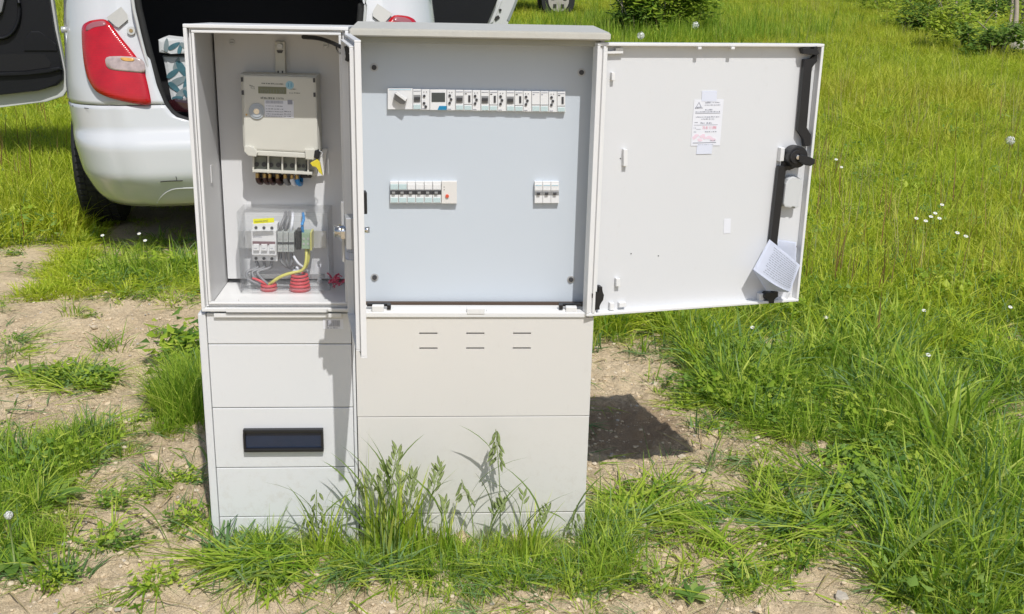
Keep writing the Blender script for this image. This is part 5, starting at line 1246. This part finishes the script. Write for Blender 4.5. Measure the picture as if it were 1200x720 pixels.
scatter('fine_grass', fine_p, fine, 'fine thin grass tufts')
scatter('leafy_weeds', weed_p, weed, 'small broad leaved weeds and clover among the grass')
scatter('dry_grass', dry_p, dry, 'dry straw coloured blades on the ground')
scatter('seed_stalks', seedy_p, seedy, 'dry pale grass stalks in the meadow')
scatter('reddish_sorrel', sor_p, sor, 'reddish sorrel stalks in the meadow')
# pebbles and crumbs of earth
def pebble():
    b = NB(); bmesh.ops.create_icosphere(b, subdivisions=1, radius=1)
    for v in b.verts: v.co *= R_.uniform(.7, 1.15); v.co.z *= .6
    me = bpy.data.meshes.new('pebble'); b.to_mesh(me); b.free(); me.materials.append(M['peb%d' % R_.choice((0, 0, 0, 0, 0, 0, 0, 1, 2))]); return bpy.data.objects.new('pebble', me)
M['peb0'] = mat('crumb_soil', (.64, .51, .34), .95, var=.2, vscale=3); M['peb1'] = mat('pebble_grey', (.45, .40, .33), .85, var=.2, vscale=3); M['peb2'] = mat('pebble_pale', (.62, .52, .38), .9, var=.2, vscale=3)
M['peb0'].node_tree.nodes; pbs = [pebble() for _ in range(20)]
pts = []
for _ in range(20000):
    y = 1.7+2.8*U_.random(); x = u(-.55*y, .55*y)
    if incab(x, y, .01): continue
    s = .0016+.0065*U_.random()**4+(.014*U_.random() if U_.random() < .006 else 0)
    pts.append((x, y, soilz(x, y)+s*.2, u(0, 6.28), s, u(-.4, .4), u(-.4, .4)))
scatter('pebbles', pbs, pts, 'small pebbles and crumbs of earth on the bare soil')

# --- single plants -------------------------------------------------
def mesh_obj(name, vs, fs, tint, mt, parent):
    b = parent.matrix_world.translation if parent is not None else Vector()
    me = bpy.data.meshes.new(name); me.from_pydata([tuple(Vector(v)-b) for v in vs], [], fs)
    a = me.attributes.new('tint', 'FLOAT', 'POINT'); a.data.foreach_set('value', tint); me.polygons.foreach_set('use_smooth', [True]*len(fs)); me.materials.append(mt)
    o = bpy.data.objects.new(name, me); C.objects.link(o)
    if parent is not None: o.parent = parent
    return o
I4 = Matrix.Identity(4)
def stalk(base_px, top_px, v, label, head=.05, nsp=12, spread=.012, leaves=2, col='stem', w_=.0017, lean=0.0, droop=.3):
    g = F.at(base_px[0], base_px[1], v); t = F.at(top_px[0], top_px[1], v+lean); gw = F.M @ g; g.z = gz(gw.x, gw.y)-.005
    root = thing('grass_stalk', label, 'grass plant', F.M, tuple(g), 'seeding grass stalks in front of the cabinets')
    mid = (g+t)/2+Vector(((t.x-g.x)*-.25, 0, .01))
    P = smoothpath([tuple(g), tuple(mid), tuple(t)], 8)
    obj('stem', tube(NB(), P, w_, 5, taper=lambda q: 1-.6*q), M[col], root)
    b = NB(); r = random.Random(int(base_px[0]*7+top_px[1]))
    for i in range(nsp):
        q = i/max(1, nsp-1); p = t-(t-mid).normalized()*head*q
        side = 1 if i % 2 else -1; L = r.uniform(.016, .026)
        o_ = p+Vector((side*r.uniform(.2, 1)*spread*(q+.15), r.uniform(-.004, .004), -droop*r.random()*spread))
        tube(b, [tuple(p), tuple(o_)], .0004, 4)
        d = Vector((side*r.uniform(.1, .5), 0, r.uniform(.5, 1)*(1 if droop < .5 else -1))).normalized()*L
        tube(b, [tuple(o_), tuple(o_+d*.35), tuple(o_+d*.7), tuple(o_+d)], (.0034), 6, taper=lambda z: [.4, 1, .75, .1][min(3, int(z*3+.01))])
    obj('seed_head', b, M['spike'], root)
    for k in range(leaves):
        q = r.uniform(.1, .7); p = P[int(q*(len(P)-1))]; az = r.choice((0, pi))+r.uniform(-.7, .7); h = r.uniform(.09, .19)
        bl = blade_pts(h, r.uniform(.006, .011), az, r.uniform(.3, .8), 6, twist=r.uniform(-1, 1))
        vs = []; fs = []
        for l, r_ in bl: vs += [F.M @ (Vector(l)+p), F.M @ (Vector(r_)+p)]
        fs = [(2*i, 2*i+1, 2*i+3, 2*i+2) for i in range(len(bl)-1)]
        bb = NB(); vv = [bb.verts.new(tuple(F.I @ q2)) for q2 in vs]
        for f in fs: bb.faces.new([vv[i] for i in f])
        obj('leaf', bb, M['leafblade'], root, smooth=True)
    return root
M['leafblade'] = foliage('stalk_leaf', (.16, .24, .05), (.20, .29, .06), (.26, .33, .08), .4)
stalk((372, 648), (371, 574), -.07, 'drooping grey green oat stalk before the left cabinet, leftmost of the tall stalks', .09, 14, .03, 3, droop=.8)
stalk((392, 640), (356, 598), -.06, 'thin bent oat stalk leaning left in front of the left cabinet', .06, 10, .03, 2, droop=.9)
stalk((452, 648), (466, 528), -.10, 'tallest leafy stalk of the dense bunch at the joint of the cabinets', .06, 18, .012, 5, droop=.2, w_=.002)
stalk((446, 645), (452, 548), -.09, 'leafy stalk left of the tallest one in the dense bunch', .06, 16, .012, 5, droop=.2, w_=.002)
stalk((462, 650), (470, 560), -.11, 'shorter leafy stalk right of the tallest one in the dense bunch', .02, 6, .008, 6, droop=.2, w_=.002)
stalk((440, 645), (433, 560), -.09, 'slim stalk with long leaf left of the dense bunch', .03, 6, .01, 4, droop=.2)
stalk((478, 642), (484, 556), -.08, 'stalk with folded green head right of the dense bunch', .055, 18, .008, 2, droop=.2)
stalk((498, 640), (516, 546), -.08, 'straight stalk with slender upright head, third from the bunch', .06, 18, .008, 2, droop=.2)
stalk((519, 640), (521, 588), -.09, 'short thin stalk with a small head between two taller stalks', .03, 8, .006, 1, droop=.2)
stalk((556, 640), (541, 562), -.06, 'stalk bowing left with a sparse drooping head', .045, 10, .016, 2, droop=.7)
stalk((586, 650), (581, 503), -.05, 'tallest single stalk with an oat head, in front of the wide cabinet', .075, 20, .014, 1, droop=.5)
stalk((570, 645), (590, 588), -.08, 'yellow green stalk with a bristly head below the tallest single stalk', .03, 14, .010, 3, droop=.2)
stalk((606, 650), (614, 580), -.09, 'pale pointed stalk right of the tallest single stalk', .02, 4, .004, 4, droop=.2)
stalk((624, 648), (643, 597), -.09, 'slanting stalk with a narrow head leaning right', .07, 16, .006, 2, droop=.2)
stalk((668, 640), (676, 592), -.05, 'curved drooping stalk near the right corner of the wide cabinet', .05, 8, .018, 2, droop=.9)
stalk((404, 640), (423, 560), -.06, 'faint thin stalk crossing the joint between the cabinets', .03, 6, .012, 1, droop=.8)

# broad-leaved rosettes
def rosette(px, py, n_, L, label, wd=.34, up=.35, mtn='weed', grp='broad leaved rosettes'):
    g = ground_at(px, py); root = thing('plantain_plant', label, 'plant', I4, (g.x, g.y, gz(g.x, g.y)), grp)
    r = random.Random(int(px*3+py))
    for k in range(n_):
        az = 2*pi*k/n_+r.uniform(-.3, .3); l = L*r.uniform(.7, 1.15); w2 = l*wd*r.uniform(.8, 1.1); el = up*r.uniform(.4, 1.6)
        vs = []; S = 7
        for i in range(S+1):
            t = i/S; rr = l*t; z = sin(el)*l*t-.5*l*t*t*sin(el)+.006; hw_ = w2*.5*sin(pi*min(1, .06+.94*t))**.8*(1 if t > .2 else .35+t*3)
            c = Vector((g.x+cos(az)*rr, g.y+sin(az)*rr, gz(g.x, g.y)+z)); s_ = Vector((-sin(az), cos(az), 0))
            vs += [c-s_*hw_+Vector((0, 0, hw_*.35)), c, c+s_*hw_+Vector((0, 0, hw_*.35))]
        fs = []
        for i in range(S): a_ = 3*i; fs += [(a_, a_+1, a_+4, a_+3), (a_+1, a_+2, a_+5, a_+4)]
        mesh_obj('leaf', vs, fs, [r.random()]*len(vs), M[mtn], root)
ros = [(848, 468, 8, .13, 'rosette with long upright leaves between the shaded soil and the thick grass'), (915, 470, 9, .12, 'leafy rosette deeper in the grass behind the widest one'), (985, 540, 9, .12, 'rosette at the upper end of the trampled strip'), (222, 432, 7, .13, 'grey green rosette beside the left cabinet at mid height'), (840, 455, 9, .10, 'rosette with upright leaves at the edge of the shaded soil'), (868, 480, 10, .11, 'big rosette with folded dark leaves right of the shaded soil patch'),
       (893, 492, 10, .12, 'widest bright rosette at the grass edge right of the soil'), (905, 440, 8, .10, 'rosette in the weeds below the open door corner'), (800, 418, 8, .09, 'small rosette under the lower edge of the open door'),
       (760, 392, 7, .08, 'rosette in grass just below the open door'), (1030, 520, 9, .10, 'dark leafy rosette in the right grass beside the trampled strip'), (1055, 590, 9, .09, 'dark rosette in the thick weeds at lower right'),
       (1035, 610, 6, .09, 'pale yellow green rosette at the edge of the trampled grass'), (60, 590, 8, .12, 'flat broad leaved rosette in the left grass patch'), (100, 445, 9, .09, 'dark compact rosette alone on the bare soil at left'), (20, 440, 6, .10, 'rosette cut by the left picture edge above the big grass patch'),
       (810, 706, 9, .06, 'light rosette at the bottom between soil patches'), (260, 572, 6, .05, 'narrow leaved rosette at the left cabinet foot'), (15, 665, 7, .10, 'bright crinkled rosette at the lower left corner')]
for q in ros: rosette(q[0], q[1], q[2]+3, q[3]*.72, q[4])

# loose long blades lying over the bare soil (each pickable)
def long_blade(pxs, label, wd=.007, hgt=.03, mtn='leafblade'):
    P = []
    for i, (x, y) in enumerate(pxs):
        g = ground_at(x, y); t = i/(len(pxs)-1); P.append(Vector((g.x, g.y, gz(g.x, g.y)+.008+hgt*sin(pi*t))))
    P = smoothpath(P, 5); vs = []; n_ = len(P)
    for i, p in enumerate(P):
        d = (P[min(n_-1, i+1)]-P[max(0, i-1)]).normalized(); s_ = d.cross(Vector((0, 0, 1))).normalized(); hw_ = wd*.5*(1-(i/(n_-1))**2)*(.4+.6*min(1, i/4)); vs += [p-s_*hw_, p+s_*hw_+Vector((0, 0, hw_*.5))]
    fs = [(2*i, 2*i+1, 2*i+3, 2*i+2) for i in range(n_-1)]; b = Vector(vs[0])
    me = bpy.data.meshes.new('fallen_grass_strand'); me.from_pydata([tuple(v-b) for v in vs], [], fs); me.materials.append(M[mtn]); a_ = me.attributes.new('tint', 'FLOAT', 'POINT'); a_.data.foreach_set('value', [.6]*len(vs)); me.polygons.foreach_set('use_smooth', [True]*len(fs))
    o = bpy.data.objects.new('fallen_grass_strand', me); C.objects.link(o); o.location = b; tag(o, label, 'grass blade', 'long loose grass blades')
long_blade([(5, 612), (90, 604), (170, 618), (205, 660)], 'long pale blade arching over the soil at lower left', .010, .05)
long_blade([(20, 625), (100, 622), (160, 640)], 'shorter blade lying beside the arching one at lower left', .008, .03)
long_blade([(830, 570), (815, 600), (770, 590), (752, 500)], 'yellowish bent blade rising over the shaded soil patch', .006, .06)
long_blade([(820, 580), (850, 520), (862, 500)], 'thin blade leaning over soil right of the shaded patch', .005, .04)
long_blade([(1185, 690), (1120, 660), (1060, 690), (1010, 715)], 'long arching blade at the lower right corner', .012, .10)
long_blade([(1150, 600), (1130, 640), (1080, 660)], 'upright curved blade in the thick right grass', .007, .08)
long_blade([(245, 640), (250, 600), (235, 565), (222, 558)], 'bent grey green blade at the left cabinet corner', .008, .10)
long_blade([(715, 700), (690, 640), (676, 600)], 'blade reaching up at the right cabinet corner', .006, .05)
long_blade([(380, 700), (300, 690), (240, 712)], 'blade stretched on soil below the left cabinet', .007, .02)

# white flowers and a dandelion clock
def flower(px, py, r0, label, hgt=.16, n_=10, cat='flower'):
    g = ground_at(px, py+6); dist = (g-CAM).length; dn = dist*(.88 if py < 300 else .93); p = CAM+ray(px, py)*dn; r0 *= dn/dist*(.72 if px > 300 else .55)
    root = thing('white_flower', label, cat, I4, (p.x, p.y, gz(p.x, p.y)), 'small white meadow flowers')
    obj('stem', tube(NB(), [(p.x, p.y, gz(p.x, p.y)-.01), (p.x+.006, p.y, (p.z+gz(p.x, p.y))/2), (p.x, p.y, p.z)], .0015, 5), M['stem'], root)
    b = NB(); tl_ = Vector((0, -.5, 1)).normalized(); s1 = Vector((1, 0, 0)); s2 = tl_.cross(s1)
    for k in range(n_):
        a_ = 2*pi*k/n_; d = s1*cos(a_)+s2*sin(a_); t_ = s1*-sin(a_)+s2*cos(a_)
        b.faces.new([b.verts.new(p+q) for q in (d*r0*.15, d*r0*.7-t_*r0*.28, d*r0, d*r0*.7+t_*r0*.28)])
    obj('petals', b, M['petal'], root)
    b = NB(); bmesh.ops.create_icosphere(b, subdivisions=1, radius=r0*.28); bmesh.ops.translate(b, verts=b.verts, vec=p); obj('flower_centre', b, M['sealyel'], root)
fl = [(1074, 256, 'leftmost white flower of the cluster at mid right'), (1085, 259, 'second white flower from the left in the cluster'), (1091, 254, 'white flower low in the middle of the cluster'), (1096, 250, 'white flower in the centre of the cluster'), (1104, 240, 'highest and largest white flower of the cluster'), (1101, 256, 'white flower at the right end of the cluster'),
      (1122, 273, 'left flower of the pair below the cluster'), (1132, 277, 'right flower of the pair below the cluster'), (1083, 632-268, 'lone white flower in grass below the cluster'), (1088, 416, 'lone white flower above the thick weeds at right'), (1184, 360, 'lone white flower near the right edge'),
      (980, 187, 'small white flower just right of the open door lock'), (986, 196, 'tiny flower beside the one near the door lock'), (882, 384, 'lone white flower under the open door corner'), (968, 372, 'white flower in the grass right of the leaflet corner'), (120, 276, 'white flower at the shaded edge below the car'), (163, 274, 'white flower beside another under the car bumper'), (170, 282, 'lower white flower under the car bumper')]
for x, y, lb in fl: flower(x, y, .013 if y > 300 else .017, lb)
def clock(px, py, r0, label):
    g = ground_at(px, py+10); dist = (g-CAM).length; p = CAM+ray(px, py)*dist*.91
    root = thing('dandelion_clock', label, 'flower', I4, (p.x, p.y, gz(p.x, p.y)), 'dandelion clocks in the meadow')
    obj('stem', tube(NB(), [(p.x, p.y, gz(p.x, p.y)-.01), (p.x, p.y, p.z)], .002, 5), M['stem'], root)
    b = NB(); r = random.Random(int(px))
    for k in range(150):
        d = Vector((r.gauss(0, 1), r.gauss(0, 1), r.gauss(0, 1))).normalized(); q = p+d*r0; s_ = d.orthogonal().normalized(); t_ = d.cross(s_)
        b.faces.new([b.verts.new(q+v) for v in (s_*r0*.16, t_*r0*.16, -s_*r0*.16, -t_*r0*.16)]); b.faces.new([b.verts.new(v) for v in (p, p+s_*.0006, q)])
    obj('seed_ball', b, M['petal'], root)
clock(1184, 165, .030, 'round white dandelion clock near the right edge of the meadow'); clock(815, 30, .05, 'dandelion clock right of the bush behind the cabinets'); clock(751, 42, .045, 'dandelion clock at the foot of the bush')
clock(10, 604, .009, 'white fluffy seed head in the left grass patch')

# bush behind the open door, shrubs and saplings at the top right
def leafy(name, label, cat, centre, size, n_, L, mtn, group=None, trunk=0, tall=1.0, seedn=0):
    root = thing(name, label, cat, I4, tuple(centre), group); r = random.Random(seedn); vs, fs, tn = [], [], []
    nb = max(6, n_//110); blobs = []
    for _ in range(nb):
        a_ = r.uniform(0, 6.28); q = sqrt(r.random()); blobs.append((centre.x+size[0]*q*cos(a_)*.8, centre.y+size[1]*q*sin(a_)*.8, centre.z+size[2]*r.uniform(.08, .95)*(1-.35*q), r.uniform(.16, .34)*size[0]))
    for _ in range(n_):
        bx_, by_, bz_, br_ = r.choice(blobs); d = Vector((r.gauss(0, 1), r.gauss(0, 1), r.gauss(0, 1))).normalized()*br_*r.uniform(.5, 1.1)
        l = L*r.uniform(.6, 1.3); p = (bx_+d.x, by_+d.y, max(centre.z+.02, bz_+d.z)); k = len(vs); vs += leafpts(p, r.uniform(0, 6.28), r.uniform(-.7, .5), l, l*r.uniform(.35, .55)); tn += [r.random()]*5
        fs += [(k, k+1, k+2), (k, k+2, k+3), (k+1, k+4, k+2), (k+2, k+4, k+3)]
    o = mesh_obj('foliage', vs, fs, tn, M[mtn], root); o['kind'] = 'stuff'
    b = NB()
    for i in range(max(3, trunk)):
        a_ = r.uniform(0, 6.28); e_ = Vector((centre.x+cos(a_)*size[0]*.5, centre.y+sin(a_)*size[1]*.5, centre.z+size[2]*.8)); tube(b, smoothpath([tuple(centre+Vector((cos(a_)*.05, sin(a_)*.05, -.05))), tuple((centre+e_)/2+Vector((r.uniform(-.06, .06), 0, .05))), tuple(e_)], 4), .012, 6, taper=lambda q: 1-.7*q)
    o = obj('branches', b, M['bark'], root); o['kind'] = 'stuff'
    return root
def gpt(px, py): g = ground_at(px, py); return Vector((g.x, g.y, gz(g.x, g.y)))
leafy('elder_bush', 'leafy green bush standing alone behind the open cabinet door', 'bush', gpt(775, 44), (.80, .6, 2.0), 4600, .13, 'shrub', seedn=3)
leafy('elder_bush', 'darker low shrub at the left foot of the lone bush', 'bush', gpt(738, 46), (.45, .4, .7), 1100, .10, 'shrubdark', seedn=4)
leafy('elder_bush', 'small leafy shoot at the right foot of the lone bush', 'bush', gpt(822, 32), (.35, .3, .6), 600, .09, 'shrub', seedn=5)
sh = [(1030, -4, .8, 'shrub', 'leftmost low shrub at the top edge of the meadow'), (1058, 8, .9, 'shrub', 'bright shrub second from the left along the top right thicket'), (1085, 26, .9, 'shrub', 'yellow green shrub left of the leaning thin stems'), (1112, 34, .9, 'shrubdark', 'dark shrub right behind the thin leaning stem'), (1140, 52, .8, 'shrub', 'shrub in the middle of the top right thicket'), (1165, 62, .7, 'shrubdark', 'low dark shrub left of the pale stones'), (1195, 40, .8, 'shrub', 'shrub behind the pale stones at the right edge'),
      (1130, 10, 1.2, 'shrubdark', 'tall dark shrub at the back of the top right thicket'), (1190, 8, 1.2, 'shrubdark', 'tall dark shrub behind the pale saplings at the right corner')]
for i, (x, y, s, mm, lb) in enumerate(sh):
    c = gpt(x, y+10); k = (c-CAM).length/12
    leafy('thicket_shrub', lb, 'shrub', c, (.65*s*k, .6*s, .75*s*k**.5), int(1500*s), .10, mm, 'shrubs of the thicket at the top right', seedn=20+i)
sap = [(1113, 34, 1106, -20, 'thin pale stem leaning left in the thicket', .013), (1120, 28, 1118, -20, 'thin upright stem beside the leaning one', .008), (1135, 30, 1137, -20, 'green upright stem in the middle of the thicket', .008), (1180, 44, 1187, -20, 'pale sapling trunk left of the thicker one', .016), (1186, 58, 1191, -25, 'thickest pale sapling trunk at the stones', .028), (1194, 50, 1198, -22, 'rightmost pale sapling trunk', .014), (1166, 34, 1165, -20, 'slim stem left of the pale sapling trunks', .010)]
for x, y, x2, y2, lb, r0 in sap:
    c = gpt(x, y); d = (c-CAM).length; t = CAM+ray(x2, y2)*(d+.3); t2 = t+(t-c)*.8
    tr = single('sapling_trunk', tube(NB(), smoothpath([tuple(c), tuple((c+t)/2+Vector((.03, 0, 0))), tuple(t), tuple(t2)], 5), r0*d/12, 8, taper=lambda q: 1-.4*q), M['bark'], lb, 'tree', I4, tuple(c), 'pale saplings of the thicket', smooth=True)
for x, y, s, lb in ((1180, 54, .12, 'pale stone at the foot of the saplings'), (1196, 66, .16, 'largest pale stone at the right edge'), (1189, 60, .09, 'small stone between two larger pale ones'), (1118, 46, .07, 'small pale stone under the leaning stem')):
    c = gpt(x, y); b = NB(); bmesh.ops.create_icosphere(b, subdivisions=2, radius=s)
    for v in b.verts: v.co *= 1+.25*noise.noise(v.co*9+Vector((x, 0, 0))); v.co.z *= .7
    bmesh.ops.translate(b, verts=b.verts, vec=c+Vector((0, 0, s*.5))); single('field_stone', b, M['stone'], lb, 'stone', I4, tuple(c), 'pale stones by the thicket')
# woodland edge far behind, so the hill does not end in bare ground
for i, (x, y) in enumerate(((-14, 30), (-6, 33), (3, 34), (12, 30), (20, 26), (27, 20))):
    leafy('far_tree', ['far tree left behind the car', 'far tree behind the car roof', 'far tree behind the meadow centre', 'far tree right of the meadow centre', 'far tree behind the thicket', 'far tree at the right above the saplings'][i], 'tree', Vector((x, y, gz(x, y))), (3.6, 3, 6.5), 1500, .45, 'shrubdark', 'trees beyond the meadow', seedn=60+i)
